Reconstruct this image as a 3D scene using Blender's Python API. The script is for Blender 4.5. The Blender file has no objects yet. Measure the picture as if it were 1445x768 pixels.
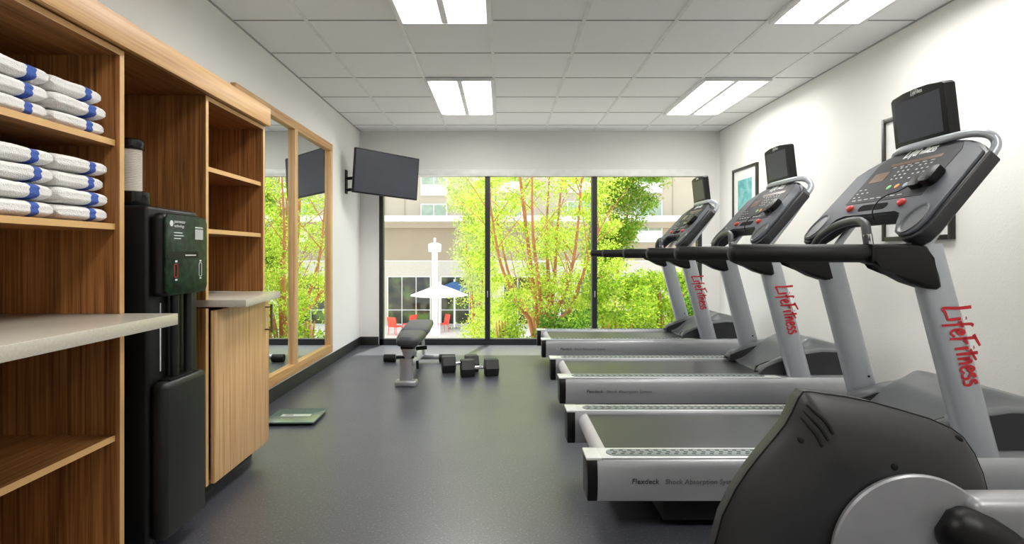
import bpy, bmesh, math, random
import numpy as np
from mathutils import Vector, Matrix

# ------------------------------------------------------------------ camera, world, sun, exposure
sc = bpy.context.scene
COL = sc.collection
F, CX, CY, H = 800.0, 708.0, 358.0, 1.148       # focal length in px of the 1445 px frame, vanishing point, eye height
cam_d = bpy.data.cameras.new('camera')
cam = bpy.data.objects.new('camera', cam_d); COL.objects.link(cam)
cam.location = (0, 0, H); cam.rotation_euler = (math.radians(90), 0, 0)
cam_d.sensor_width = 36.0; cam_d.lens = 36.0 * F / 1445.0
cam_d.shift_x = (722.5 - CX) / 1445.0; cam_d.shift_y = (CY - 384.0) / 1445.0
cam_d.clip_start = 0.02; cam_d.clip_end = 300
sc.camera = cam
sc.view_settings.view_transform = 'Standard'; sc.view_settings.look = 'None'
sc.view_settings.gamma = 1.0; sc.view_settings.use_curve_mapping = False
sc.view_settings.exposure = 0.40
sc.cycles.use_denoising = True
sc.cycles.max_bounces = 10; sc.cycles.transparent_max_bounces = 12
sc.cycles.sample_clamp_indirect = 6.0

LAMP_STRENGTH = 13.0
SKY_STRENGTH = 1.9
SUN_STRENGTH = 6.3
w = bpy.data.worlds.new('sky'); sc.world = w; w.use_nodes = True
bg = w.node_tree.nodes['Background']
bg.inputs[0].default_value = (0.86, 0.93, 1.0, 1); bg.inputs[1].default_value = SKY_STRENGTH
sd = bpy.data.lights.new('sun', 'SUN'); sd.energy = SUN_STRENGTH; sd.angle = math.radians(1.0); sd.color = (1, .96, .88)
so = bpy.data.objects.new('sun', sd); COL.objects.link(so)
so.rotation_euler = (math.radians(-22), math.radians(6), 0); so.location = (0, 20, 20)

# ------------------------------------------------------------------ helpers
R = math.radians
def lin(c):
    return tuple(((v / 255.0) / 12.92 if v / 255.0 <= .04045 else ((v / 255.0 + .055) / 1.055) ** 2.4) for v in c)
MATS = {}
def mat(name, rgb, rough=.5, metal=0.0, spec=.5, noise=None, bump=None, coat=0.0, emit=None):
    """rgb is sRGB 0-255. noise=(scale, amount) varies the colour, bump=(scale, strength)."""
    if name in MATS: return MATS[name]
    m = bpy.data.materials.new(name); m.use_nodes = True
    nt = m.node_tree; b = nt.nodes['Principled BSDF']
    c = lin(rgb)
    b.inputs['Base Color'].default_value = (*c, 1)
    b.inputs['Roughness'].default_value = rough; b.inputs['Metallic'].default_value = metal
    b.inputs['Specular IOR Level'].default_value = spec
    b.inputs['Coat Weight'].default_value = coat
    tc = nt.nodes.new('ShaderNodeTexCoord')
    if noise is None: noise = (9.0, .06)
    n = nt.nodes.new('ShaderNodeTexNoise'); n.inputs['Scale'].default_value = noise[0]; n.inputs['Detail'].default_value = 4
    nt.links.new(tc.outputs['Object'], n.inputs['Vector'])
    r = nt.nodes.new('ShaderNodeValToRGB')
    a = noise[1]
    r.color_ramp.elements[0].position = .3; r.color_ramp.elements[1].position = .7
    r.color_ramp.elements[0].color = (*[v * (1 - a) for v in c], 1)
    r.color_ramp.elements[1].color = (*[min(1, v * (1 + a)) for v in c], 1)
    nt.links.new(n.outputs['Fac'], r.inputs['Fac']); nt.links.new(r.outputs['Color'], b.inputs['Base Color'])
    if bump:
        n2 = nt.nodes.new('ShaderNodeTexNoise'); n2.inputs['Scale'].default_value = bump[0]; n2.inputs['Detail'].default_value = 3
        nt.links.new(tc.outputs['Object'], n2.inputs['Vector'])
        bp = nt.nodes.new('ShaderNodeBump'); bp.inputs['Strength'].default_value = bump[1]; bp.inputs['Distance'].default_value = .004
        nt.links.new(n2.outputs['Fac'], bp.inputs['Height']); nt.links.new(bp.outputs['Normal'], b.inputs['Normal'])
    if emit:
        b.inputs['Emission Color'].default_value = (*lin(emit[0]), 1); b.inputs['Emission Strength'].default_value = emit[1]
    MATS[name] = m
    return m

def wood(name, dark, mid, light, sx=(105, 105, 1.8), rough=.42):
    m = bpy.data.materials.new(name); m.use_nodes = True
    nt = m.node_tree; b = nt.nodes['Principled BSDF']; b.inputs['Roughness'].default_value = rough
    tc = nt.nodes.new('ShaderNodeTexCoord'); mp = nt.nodes.new('ShaderNodeMapping'); mp.inputs['Scale'].default_value = sx
    nt.links.new(tc.outputs['Object'], mp.inputs['Vector'])
    n = nt.nodes.new('ShaderNodeTexNoise'); n.inputs['Scale'].default_value = 1.0; n.inputs['Detail'].default_value = 5
    n.inputs['Roughness'].default_value = .65; n.inputs['Distortion'].default_value = .25
    nt.links.new(mp.outputs['Vector'], n.inputs['Vector'])
    r = nt.nodes.new('ShaderNodeValToRGB')
    e = r.color_ramp.elements
    e[0].position = .33; e[0].color = (*lin(dark), 1); e[1].position = .68; e[1].color = (*lin(light), 1)
    k = e.new(.5); k.color = (*lin(mid), 1)
    nt.links.new(n.outputs['Fac'], r.inputs['Fac']); nt.links.new(r.outputs['Color'], b.inputs['Base Color'])
    bp = nt.nodes.new('ShaderNodeBump'); bp.inputs['Strength'].default_value = .15; bp.inputs['Distance'].default_value = .001
    nt.links.new(n.outputs['Fac'], bp.inputs['Height']); nt.links.new(bp.outputs['Normal'], b.inputs['Normal'])
    return m

def glass_mat(name, tint=(.97, .98, .97), refl=.9):
    m = bpy.data.materials.new(name); m.use_nodes = True; nt = m.node_tree
    for n in list(nt.nodes):
        if n.type != 'OUTPUT_MATERIAL': nt.nodes.remove(n)
    out = [n for n in nt.nodes if n.type == 'OUTPUT_MATERIAL'][0]
    t = nt.nodes.new('ShaderNodeBsdfTransparent'); t.inputs[0].default_value = (*tint, 1)
    g = nt.nodes.new('ShaderNodeBsdfGlossy'); g.inputs['Roughness'].default_value = .0
    f = nt.nodes.new('ShaderNodeFresnel'); f.inputs[0].default_value = 1.25
    mx = nt.nodes.new('ShaderNodeMixShader')
    gm = nt.nodes.new('ShaderNodeNewGeometry'); inv = nt.nodes.new('ShaderNodeMath'); inv.operation = 'SUBTRACT'; inv.inputs[0].default_value = 1.0
    nt.links.new(gm.outputs['Backfacing'], inv.inputs[1])
    ml = nt.nodes.new('ShaderNodeMath'); ml.operation = 'MULTIPLY'      # reflect on the entry face only, no total internal reflection
    nt.links.new(f.outputs[0], ml.inputs[0]); nt.links.new(inv.outputs[0], ml.inputs[1])
    nt.links.new(ml.outputs[0], mx.inputs[0]); nt.links.new(t.outputs[0], mx.inputs[1]); nt.links.new(g.outputs[0], mx.inputs[2])
    nt.links.new(mx.outputs[0], out.inputs[0])
    return m

def leaf_mat(name, cols, trans=.55):
    m = bpy.data.materials.new(name); m.use_nodes = True; nt = m.node_tree
    for n in list(nt.nodes):
        if n.type != 'OUTPUT_MATERIAL': nt.nodes.remove(n)
    out = [n for n in nt.nodes if n.type == 'OUTPUT_MATERIAL'][0]
    gm = nt.nodes.new('ShaderNodeNewGeometry')
    r = nt.nodes.new('ShaderNodeValToRGB'); e = r.color_ramp.elements
    e[0].color = (*lin(cols[0]), 1); e[1].color = (*lin(cols[-1]), 1)
    for i, c in enumerate(cols[1:-1]):
        k = e.new((i + 1) / (len(cols) - 1)); k.color = (*lin(c), 1)
    nt.links.new(gm.outputs['Random Per Island'], r.inputs['Fac'])
    d = nt.nodes.new('ShaderNodeBsdfDiffuse'); t = nt.nodes.new('ShaderNodeBsdfTranslucent'); mx = nt.nodes.new('ShaderNodeMixShader')
    mx.inputs[0].default_value = trans
    nt.links.new(r.outputs[0], d.inputs[0]); nt.links.new(r.outputs[0], t.inputs[0])
    nt.links.new(d.outputs[0], mx.inputs[1]); nt.links.new(t.outputs[0], mx.inputs[2]); nt.links.new(mx.outputs[0], out.inputs[0])
    return m

def tag(o, label=None, cat=None, group=None, kind=None):
    if label: o['label'] = label
    if cat: o['category'] = cat
    if group: o['group'] = group
    if kind: o['kind'] = kind
    return o
def empty(name, loc=(0, 0, 0), rz=0, label=None, cat=None, group=None):
    o = bpy.data.objects.new(name, None); COL.objects.link(o); o.location = loc; o.rotation_euler = (0, 0, rz)
    o.empty_display_size = .1
    return tag(o, label, cat, group)
def obj(name, bm, m, parent=None, smooth=38, loc=None, label=None):
    me = bpy.data.meshes.new(name)
    bmesh.ops.recalc_face_normals(bm, faces=bm.faces[:])
    bm.to_mesh(me); bm.free()
    if smooth:
        me.shade_smooth(); me.set_sharp_from_angle(angle=R(smooth))
    o = bpy.data.objects.new(name, me); COL.objects.link(o)
    for mm in (m if isinstance(m, (list, tuple)) else [m]): me.materials.append(mm)
    if parent is not None: o.parent = parent
    if loc is not None: o.location = loc
    if label: o['label'] = label
    return o
def struct(name, bm, m, parent=None, smooth=38):
    o = obj(name, bm, m, parent, smooth)
    if parent is None: o['kind'] = 'structure'
    return o
def nb(): return bmesh.new()
def box(bm, x0, x1, y0, y1, z0, z1, bev=0.0, seg=2, mi=0):
    r = bmesh.ops.create_cube(bm, size=1.0)
    vs = r['verts']
    for v in vs:
        v.co = Vector(((x0 + x1) / 2 + v.co.x * (x1 - x0), (y0 + y1) / 2 + v.co.y * (y1 - y0), (z0 + z1) / 2 + v.co.z * (z1 - z0)))
    fs = set(f for v in vs for f in v.link_faces)
    for f in fs: f.material_index = mi
    if bev > 0:
        es = list(set(e for v in vs for e in v.link_edges))
        bmesh.ops.bevel(bm, geom=es, offset=bev, segments=seg, profile=.5, affect='EDGES', clamp_overlap=True)
    return bm
def B(*a, **k): return box(nb(), *a, **k)
def ring_faces(bm, rings, cap=True, closed=False):
    n = len(rings[0])
    cnt = len(rings)
    for i in range(cnt if closed else cnt - 1):
        a, b = rings[i], rings[(i + 1) % cnt]
        for j in range(n):
            bm.faces.new((a[j], a[(j + 1) % n], b[(j + 1) % n], b[j]))
    if cap and not closed:
        bm.faces.new(rings[0][::-1]); bm.faces.new(rings[-1])
def frame_of(d):
    d = d.normalized(); u = Vector((0, 0, 1)) if abs(d.z) < .95 else Vector((1, 0, 0))
    a = d.cross(u).normalized(); b = d.cross(a).normalized(); return a, b
def tube(bm, pts, r, n=12, smooth=0, caps=True, round_end=False):
    pts = [Vector(p) for p in pts]
    rs = r if isinstance(r, (list, tuple)) else [r] * len(pts)
    if smooth:
        P = [pts[0]] + pts + [pts[-1]]; Rr = [rs[0]] + list(rs) + [rs[-1]]; q = []; qr = []
        for i in range(1, len(P) - 2):
            for k in range(smooth):
                t = k / smooth; a, b, c, d = P[i - 1], P[i], P[i + 1], P[i + 2]
                q.append(.5 * ((2 * b) + (c - a) * t + (2 * a - 5 * b + 4 * c - d) * t * t + (3 * b - a - 3 * c + d) * t ** 3))
                qr.append(Rr[i] * (1 - t) + Rr[i + 1] * t)
        q.append(pts[-1]); qr.append(rs[-1]); pts, rs = q, qr
    if round_end:
        for end in (0, -1):
            p = pts[end]; nx = pts[1] if end == 0 else pts[-2]; d = (p - nx).normalized(); rr = rs[end]
            ex = [(p + d * rr * .5 * s, rr * c) for s, c in ((.5, .866), (.87, .5), (1.0, .15))]
            if end == 0:
                for e in ex: pts.insert(0, e[0]); rs = [e[1]] + list(rs)
            else:
                for e in ex: pts.append(e[0]); rs = list(rs) + [e[1]]
    rings = []; prev = None
    for i, p in enumerate(pts):
        d = (pts[min(i + 1, len(pts) - 1)] - pts[max(i - 1, 0)]).normalized()
        if prev is None: a, b = frame_of(d)
        else:
            a = (prev - d * prev.dot(d)).normalized(); b = d.cross(a).normalized()
        prev = a
        rings.append([bm.verts.new(p + (a * math.cos(t) + b * math.sin(t)) * rs[i]) for t in [2 * math.pi * k / n for k in range(n)]])
    ring_faces(bm, rings, caps)
    return bm
def T(*a, **k): return tube(nb(), *a, **k)
def prism(bm, pts, axis, a, b, bev=0.0, seg=2):
    """pts 2D outline; axis 'x' -> pts=(y,z), 'y' -> (x,z), 'z' -> (x,y)"""
    def mk(p, t):
        return {'x': (t, p[0], p[1]), 'y': (p[0], t, p[1]), 'z': (p[0], p[1], t)}[axis]
    r0 = [bm.verts.new(mk(p, a)) for p in pts]; r1 = [bm.verts.new(mk(p, b)) for p in pts]
    before = set(bm.faces)
    ring_faces(bm, [r0, r1])
    if bev > 0:
        caps = [f for f in bm.faces if f not in before and len(f.verts) == len(pts)]
        es = list(set(e for f in caps for e in f.edges)) if len(pts) > 4 else list(set(e for f in bm.faces if f not in before for e in f.edges))
        bmesh.ops.bevel(bm, geom=es, offset=bev, segments=seg, profile=.5, affect='EDGES', clamp_overlap=True)
    return bm
def rrect(x0, x1, y0, y1, r, n=5):
    out = []
    for cx, cy, a0 in ((x1 - r, y1 - r, 0), (x0 + r, y1 - r, 90), (x0 + r, y0 + r, 180), (x1 - r, y0 + r, 270)):
        for k in range(n + 1):
            t = R(a0 + 90 * k / n); out.append((cx + r * math.cos(t), cy + r * math.sin(t)))
    return out
def lathe(bm, prof, c=(0, 0, 0), axis='z', n=28):
    rings = []
    for r, t in prof:
        ring = []
        for k in range(n):
            a = 2 * math.pi * k / n; u, v = r * math.cos(a), r * math.sin(a)
            p = {'z': (u, v, t), 'y': (u, t, v), 'x': (t, u, v)}[axis]
            ring.append(bm.verts.new(Vector(c) + Vector(p)))
        rings.append(ring)
    ring_faces(bm, rings)
    return bm
def xform(bm, M):
    bmesh.ops.transform(bm, matrix=M, verts=bm.verts[:]); return bm
def text_bm(s, size, shear=0, extrude=.0006, align='LEFT'):
    cu = bpy.data.curves.new('lettering', 'FONT'); cu.body = s; cu.size = size; cu.shear = shear; cu.extrude = extrude
    cu.align_x = align; cu.resolution_u = 3
    to = bpy.data.objects.new('lettering', cu); COL.objects.link(to)
    dg = bpy.context.evaluated_depsgraph_get(); dg.update()
    me = bpy.data.meshes.new_from_object(to.evaluated_get(dg))
    bm = nb(); bm.from_mesh(me)
    bpy.data.objects.remove(to); bpy.data.curves.remove(cu); bpy.data.meshes.remove(me)
    return bm
def basis(o, ex, ey):
    """matrix that maps local x->ex, y->ey, z->ex x ey at origin o"""
    ex = Vector(ex).normalized(); ey = Vector(ey); ey = (ey - ex * ey.dot(ex)).normalized(); ez = ex.cross(ey)
    M = Matrix.Identity(4)
    for i, v in enumerate((ex, ey, ez)):
        for j in range(3): M[j][i] = v[j]
    M.translation = Vector(o); return M
def copy_tree(o, parent=None):
    c = o.copy(); COL.objects.link(c)
    if parent is not None: c.parent = parent
    for ch in list(o.children): copy_tree(ch, c)
    return c
def at(px, py, Y):       # a photographed point at the distance Y, in metres
    return ((px - CX) * Y / F, Y, H - (py - CY) * Y / F)

# ------------------------------------------------------------------ materials
M_wall = mat('wall_paint', (241, 240, 236), .85, bump=(90, .25), noise=(1.2, .015))
M_wall_end = mat('end_wall_paint', (238, 237, 234), .85, bump=(90, .2), noise=(1.2, .015))
M_tile = mat('ceiling_tile', (246, 247, 248), .9, noise=(160, .07), bump=(220, .6))
M_grid = mat('ceiling_grid_white', (236, 237, 237), .5)
M_joint_shadow = mat('joint_shadow_grey', (120, 122, 124), .8)  # grey standing in for the shade between tile rows
M_base = mat('black_cove_base', (30, 29, 28), .45)
M_teak = wood('teak_laminate', (100, 62, 30), (152, 101, 55), (186, 132, 78))
M_teak_y = wood('teak_laminate_lengthways', (100, 62, 30), (152, 101, 55), (186, 132, 78), sx=(105, 1.8, 105))
M_oak = wood('light_oak_laminate', (198, 152, 100), (222, 180, 128), (236, 200, 150), sx=(60, 60, 1.4))
M_oak_y = wood('light_oak_laminate_lengthways', (184, 136, 82), (206, 160, 104), (222, 180, 126), sx=(60, 1.4, 60))
M_edge = mat('light_edge_banding', (222, 178, 118), .45)
M_stone = mat('beige_quartz', (205, 198, 184), .18, noise=(140, .07))
M_dark = mat('black_plastic', (12, 12, 13), .42, spec=.28)
M_matte = mat('matte_black_rubber', (16, 16, 16), .5, spec=.35)
M_blackframe = mat('black_window_metal', (36, 38, 42), .4)
M_silver = mat('silver_paint', (176, 178, 182), .34, metal=.45, noise=(40, .02))
M_upr = mat('silver_upright_paint', (178, 183, 190), .33, metal=.4, noise=(40, .02))
M_lightsilver = mat('pale_silver_plastic', (212, 215, 214), .32)
M_roller = mat('roller_grey', (186, 184, 188), .4)
M_belt = mat('treadmill_belt', (58, 60, 61), .34, noise=(300, .12))
M_pad = mat('foot_grip_grey', (128, 136, 134), .45)
M_dot = mat('foot_grip_dark', (58, 62, 62), .5)
M_hood = mat('hood_grey', (98, 101, 104), .36)
M_hooddark = mat('hood_charcoal', (44, 45, 48), .5)
M_console = mat('console_grey', (76, 79, 86), .55, spec=.35, bump=(400, .15))
M_consoledark = mat('console_edge_black', (30, 31, 35), .4)
M_panel = mat('display_overlay', (40, 41, 46), .55, spec=.3)
M_screen = mat('screen_glass', (60, 62, 72), .34, spec=.35)
M_print = mat('pale_print', (200, 203, 205), .5)
M_white = mat('white_paint', (240, 240, 238), .4)
M_red = mat('red_logo', (198, 34, 44), .45)
M_redbtn = mat('red_button', (200, 60, 48), .4)
M_chrome = mat('chrome', (210, 210, 212), .15, metal=1)
M_steel = mat('brushed_steel', (186, 188, 190), .3, metal=.7)
M_vinyl = mat('grey_vinyl', (60, 61, 66), .42, bump=(300, .1))
M_shroud = mat('shroud_charcoal', (38, 38, 40), .42, bump=(500, .1))
M_disc = mat('disc_silver', (160, 160, 164), .38, metal=.4)
M_darktext = mat('dark_lettering', (48, 46, 46), .5)
M_greytext = mat('grey_lettering', (98, 96, 96), .5)
M_glass = glass_mat('window_glass')
M_facade = mat('beige_stucco', (176, 165, 146), .9, bump=(20, .2), noise=(.8, .04))
M_facadedk = mat('tan_stucco', (160, 147, 126), .9, noise=(.8, .04))
M_cream = mat('cream_panel', (194, 187, 174), .8)
M_patio = mat('pale_patio', (214, 206, 198), .9, noise=(.9, .08))
M_winglass = None
M_curtain = mat('curtain_behind_glass', (150, 164, 146), .7, noise=(3, .15))
M_orange = mat('coral_plastic', (236, 84, 62), .4)
M_bark = mat('orange_brown_bark', (176, 112, 70), .8, noise=(6, .25), bump=(20, .5))
M_lawn = mat('lawn', (128, 164, 66), .9, noise=(4, .2))
M_toweling = None

def floor_material():
    m = bpy.data.materials.new('speckled_rubber_floor'); m.use_nodes = True
    nt = m.node_tree; b = nt.nodes['Principled BSDF']
    tc = nt.nodes.new('ShaderNodeTexCoord')
    n = nt.nodes.new('ShaderNodeTexNoise'); n.inputs['Scale'].default_value = 110; n.inputs['Detail'].default_value = 3
    r = nt.nodes.new('ShaderNodeValToRGB'); e = r.color_ramp.elements
    e[0].position = .35; e[0].color = (*lin((60, 61, 69)), 1); e[1].position = .72; e[1].color = (*lin((122, 124, 136)), 1)
    k = e.new(.6); k.color = (*lin((74, 76, 86)), 1)
    b.inputs['IOR'].default_value = 1.75
    b.inputs['Specular IOR Level'].default_value = .75
    n2 = nt.nodes.new('ShaderNodeTexNoise'); n2.inputs['Scale'].default_value = 2.2; n2.inputs['Detail'].default_value = 5
    mr = nt.nodes.new('ShaderNodeMapRange'); mr.inputs['To Min'].default_value = .30; mr.inputs['To Max'].default_value = .42
    nt.links.new(tc.outputs['Object'], n.inputs['Vector']); nt.links.new(tc.outputs['Object'], n2.inputs['Vector'])
    nt.links.new(n.outputs['Fac'], r.inputs['Fac']); nt.links.new(r.outputs['Color'], b.inputs['Base Color'])
    nt.links.new(n2.outputs['Fac'], mr.inputs['Value']); nt.links.new(mr.outputs['Result'], b.inputs['Roughness'])
    bp = nt.nodes.new('ShaderNodeBump'); bp.inputs['Strength'].default_value = .1; bp.inputs['Distance'].default_value = .001
    nt.links.new(n.outputs['Fac'], bp.inputs['Height']); nt.links.new(bp.outputs['Normal'], b.inputs['Normal'])
    return m
M_floor = floor_material()

# ------------------------------------------------------------------ room shell
XL, XR, YB, YF, ZC = -1.78, 2.74, 7.12, -1.6, 2.687
struct('floor', B(XL - .15, XR + .15, YF - .15, YB + .12, -.12, 0), M_floor)
struct('wall_left', B(XL - .15, XL, YF - .15, YB + .15, 0, ZC + .1), M_wall)
struct('wall_right', B(XR, XR + .15, YF - .15, YB + .15, 0, ZC + .1), M_wall)
struct('wall_rear', B(XL, XR, YF - .15, YF, 0, ZC + .1), M_wall)
WX0, WX1, WZ0, WZ1 = -1.54, 2.515, 0.0, 2.15
bm = nb()
box(bm, XL, WX0, YB, YB + .15, 0, ZC + .1); box(bm, WX1, XR, YB, YB + .15, 0, ZC + .1); box(bm, WX0, WX1, YB, YB + .15, WZ1, ZC + .1)
struct('wall_window_side', bm, M_wall_end)
# ceiling: tiles with exposed white runners along the room and grey strips across that paint the joint shadows
ceil = struct('ceiling', B(XL, XR, YF, YB, ZC, ZC + .08), M_tile)
bm = nb(); x = -.068 - .6096 * 2
while x < XR - .02:
    box(bm, x - .012, x + .012, YF, YB, ZC - .006, ZC + .001); x += .6096
struct('ceiling_runner', bm, M_grid, ceil)
bm = nb(); y = 3.737 - .6096 * 8
while y < YB - .02:
    box(bm, XL, XR, y - .005, y + .005, ZC - .002, ZC + .001); y += .6096
struct('ceiling_joint_shadow', bm, M_joint_shadow, ceil)
struct('trim_1', B(XL, XL + .014, YF, YB, ZC - .006, ZC), mat('wall_angle_grey', (176, 178, 180), .6))
struct('trim_2', B(XR - .014, XR, YF, YB, ZC - .006, ZC), MATS['wall_angle_grey'])
# baseboards
struct('baseboard_left', B(XL, XL + .012, 3.24, YB, 0, .105, .003), M_base)
struct('baseboard_window_side', B(XL + .012, WX0 - .005, YB - .012, YB, 0, .105, .003), M_base)
struct('baseboard_right', B(XR - .012, XR, YF, YB, 0, .105, .003), M_base)
# window
bm = nb(); fy0, fy1 = YB + .0, YB + .09
box(bm, WX0, WX0 + .05, fy0, fy1, 0, WZ1); box(bm, WX1 - .05, WX1, fy0, fy1, 0, WZ1)
box(bm, WX0, WX1, fy0, fy1, .0, .075); box(bm, WX0, WX1, fy0, fy1, WZ1 - .03, WZ1)
for mx in (-.178, 1.166): box(bm, mx - .032, mx + .032, fy0 - .01, fy1, .07, WZ1 - .03)
win = struct('window_1', bm, M_blackframe)
struct('window_glass', B(WX0 + .04, WX1 - .04, YB + .045, YB + .051, .07, WZ1 - .02), M_glass, win)
bm = nb()
for mx in (-.178, 1.166): box(bm, mx - .008, mx + .008, fy0 - .03, fy0 - .01, .60, .68, .004)
struct('window_latch', bm, M_steel, win)
bm = B(WX0 - .012, 2.535, YB - .05, YB - .001, 2.115, 2.20, .006)
tag(obj('roller_shade_box', bm, M_white), 'white roller shade housing along the top of the wide window', 'roller shade')
struct('trim_3', B(WX0 - .014, WX0 - .002, YB - .006, YB + .001, .105, 2.115), M_white)

# ------------------------------------------------------------------ ceiling lights
M_lamp = mat('lit_diffuser', (255, 255, 252), .5, emit=((255, 253, 248), LAMP_STRENGTH))
def ceiling_light(x0, y0, label):
    t = empty('ceiling_light', (x0, y0, ZC), 0, label, 'ceiling light', 'troffers in the tiled ceiling')
    W, L = .6096, 1.219
    bm = nb(); outer = rrect(0, W, 0, L, .001, 1)
    box(bm, 0, .03, 0, L, -.030, -.001, .002); box(bm, W - .03, W, 0, L, -.030, -.001, .002)
    box(bm, .03, W - .03, 0, .015, -.030, -.001, .002); box(bm, .03, W - .03, L - .015, L, -.030, -.001, .002)
    prism(bm, [(.272, -.001), (.338, -.001), (.325, -.026), (.285, -.026)], 'y', .015, L - .015, .002)
    obj('fixture_frame', bm, M_grid, t)
    for a, b in ((.052, .272), (.338, W - .052)):
        bm = nb(); prism(bm, [(a, -.001), (a + .02, -.008), (b - .02, -.008), (b, -.001)], 'y', .018, L - .018)
        obj('diffuser', bm, M_lamp, t)
    for a, b in ((.03, .052), (W - .052, W - .03)):
        bm = nb(); q = [(a, -.001), (b, -.001), (b, -.006), (a, -.026)] if a < .1 else [(a, -.001), (b, -.001), (b, -.026), (a, -.006)]
        prism(bm, q, 'y', .015, L - .015); obj('reflector', bm, M_grid, t)
    return t
gx = -.068
ceiling_light(gx - .6096, 4.956, 'lit ceiling troffer nearest the window, in the middle of the room')
ceiling_light(gx + 3 * .6096, 4.956, 'lit ceiling troffer near the window, closer to the treadmill wall')
ceiling_light(gx - .6096, 2.518, 'lit ceiling troffer cut by the top edge, middle of the room')
ceiling_light(gx + 3 * .6096, 2.518, 'lit ceiling troffer cut by the top edge, above the treadmills')
ceiling_light(gx - .6096, .08, 'unseen ceiling troffer added above the camera for light')  # out of view, added to light the near end of the room
ceiling_light(gx + 3 * .6096, .08, 'unseen ceiling troffer added above the elliptical trainer for light')  # second added fixture, unseen, lighting the treadmill side

# ------------------------------------------------------------------ built-in cabinets on the left wall
XF = -1.34      # front plane of the boxes
CTOP = .936
def shelf_unit(name, y0, y1, label, shelves_hi, shelves_lo, open_low, yc=None):
    t = empty(name, (XL, (y0 + y1) / 2, 0), 0, label, 'cabinet')
    ox, oy = XL, (y0 + y1) / 2
    def part(nm, x0, x1, ya, yb, z0, z1, m, bev=.0):
        return obj(nm, B(x0 - ox, x1 - ox, ya - oy, yb - oy, z0, z1, bev), m, t)
    th = .022
    return t, part
# the unit with the towels
yA0, yA1 = .55, 2.011
tA, pA = shelf_unit('towel_cabinet', yA0, yA1, 'open wooden shelving cabinet holding the folded towels', 2, 1, True)
def panel_with_edge(part, nm, y0, y1, z0, z1, m=M_teak):
    part(nm, XL + .002, XF - .001, y0, y1, z0, z1, m)
    part('edge_banding', XF - .001, XF + .001, y0, y1, z0, z1, M_edge)
for (a, b) in ((yA0, yA0 + .022), (yA1 - .022, yA1)):
    panel_with_edge(pA, 'side_panel', a, b, CTOP + .001, 1.865)
    panel_with_edge(pA, 'side_panel', a, b, .09, CTOP - .041)
pA('back_panel', XL + .002, XL + .012, yA0 + .022, yA1 - .022, .09, CTOP - .041, M_teak)
pA('back_panel', XL + .002, XL + .012, yA0 + .022, yA1 - .022, CTOP + .001, 1.865, M_teak)
pA('top_panel', XL + .012, XF - .001, yA0 + .022, yA1 - .022, 1.845, 1.865, M_teak_y)
pA('edge_banding', XF - .001, XF + .001, yA0 + .022, yA1 - .022, 1.845, 1.865, M_edge)
pA('bottom_panel', XL + .012, XF - .001, yA0 + .022, yA1 - .022, .09, .11, M_teak_y)
pA('toe_kick', XL + .002, -1.415, yA0, yA1, 0, .09, M_base)
for z in (1.547, 1.253, .511):
    pA('shelf', XL + .012, -1.359, yA0 + .022, yA1 - .022, z - .021, z, M_teak_y)
    pA('edge_banding', -1.359, -1.357, yA0 + .022, yA1 - .022, z - .021, z, M_edge)
# the unit beyond the dispenser
yC0, yC1 = 2.567, 3.205
tC, pC = shelf_unit('wall_cabinet', yC0, yC1, 'wooden cabinet of empty open shelves above a closed door, beside the mirror', 2, 0, False)
for (a, b) in ((yC0, yC0 + .022), (yC1 - .022, yC1)):
    panel_with_edge(pC, 'side_panel', a, b, CTOP + .001, 1.866)
    panel_with_edge(pC, 'side_panel', a, b, .09, CTOP - .039)
pC('back_panel', XL + .002, XL + .012, yC0 + .022, yC1 - .022, .09, CTOP - .039, M_teak)
pC('back_panel', XL + .002, XL + .012, yC0 + .022, yC1 - .022, CTOP + .001, 1.866, M_teak)
pC('top_panel', XL + .012, XF - .001, yC0 + .022, yC1 - .022, 1.846, 1.866, M_teak_y)
pC('edge_banding', XF - .001, XF + .001, yC0 + .022, yC1 - .022, 1.846, 1.866, M_edge)
pC('bottom_panel', XL + .012, XF - .001, yC0 + .022, yC1 - .022, .09, .11, M_teak_y)
pC('toe_kick', XL + .002, -1.417, yC0 + .01, yC1 + .01, 0, .09, M_base)
for z in (1.549, 1.262):
    pC('shelf', XL + .012, -1.354, yC0 + .022, yC1 - .022, z - .021, z, M_teak_y)
    pC('edge_banding', -1.354, -1.352, yC0 + .022, yC1 - .022, z - .021, z, M_edge)
dr = pC('door', XF + .004, -1.318, yC0 + .035, yC1 + .004, .092, CTOP - .05, M_oak, .001)
# bow handle on the door
hx, hy, hz0, hz1 = -1.318 - XL, yC1 - .045 - (yC0 + yC1) / 2, .715, .86
hb = nb(); tube(hb, [(hx, hy, hz0 + .01), (hx + .035, hy, hz0 + .01)], .005, 8); tube(hb, [(hx, hy, hz1 - .01), (hx + .035, hy, hz1 - .01)], .004, 8)
box(hb, hx + .030, hx + .040, hy - .008, hy + .008, hz0 - .005, hz1 + .005, .002)
h = obj('handle', hb, mat('bronze_handle', (120, 108, 92), .35, metal=.6), dr)
# the tall bay between them is closed at the back and carries the crown board
bmx = nb(); box(bmx, XL + .002, XL + .012, yA1 + .001, yC0 - .001, .0, 1.866)
tag(obj('back_panel_of_bay', bmx, M_teak), 'wooden back panel of the tall bay behind the water dispenser', 'wall panel')
bpn = bpy.data.objects['back_panel_of_bay']; bpn.name = 'bay_back_panel'
cr = empty('crown_board', (XL, 1.9, 1.868), 0, 'long light wooden crown board along the top of the cabinets', 'crown board')
obj('fascia', B(XF + .008 - XL, -1.31 - XL, .5 - 1.9, 3.215 - 1.9, 0, .099, .001), M_oak_y, cr)
obj('top_board', B(.002, XF + .008 - XL, .5 - 1.9, 3.205 - 1.9, 0.0, .02), M_teak_y, cr)
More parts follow.
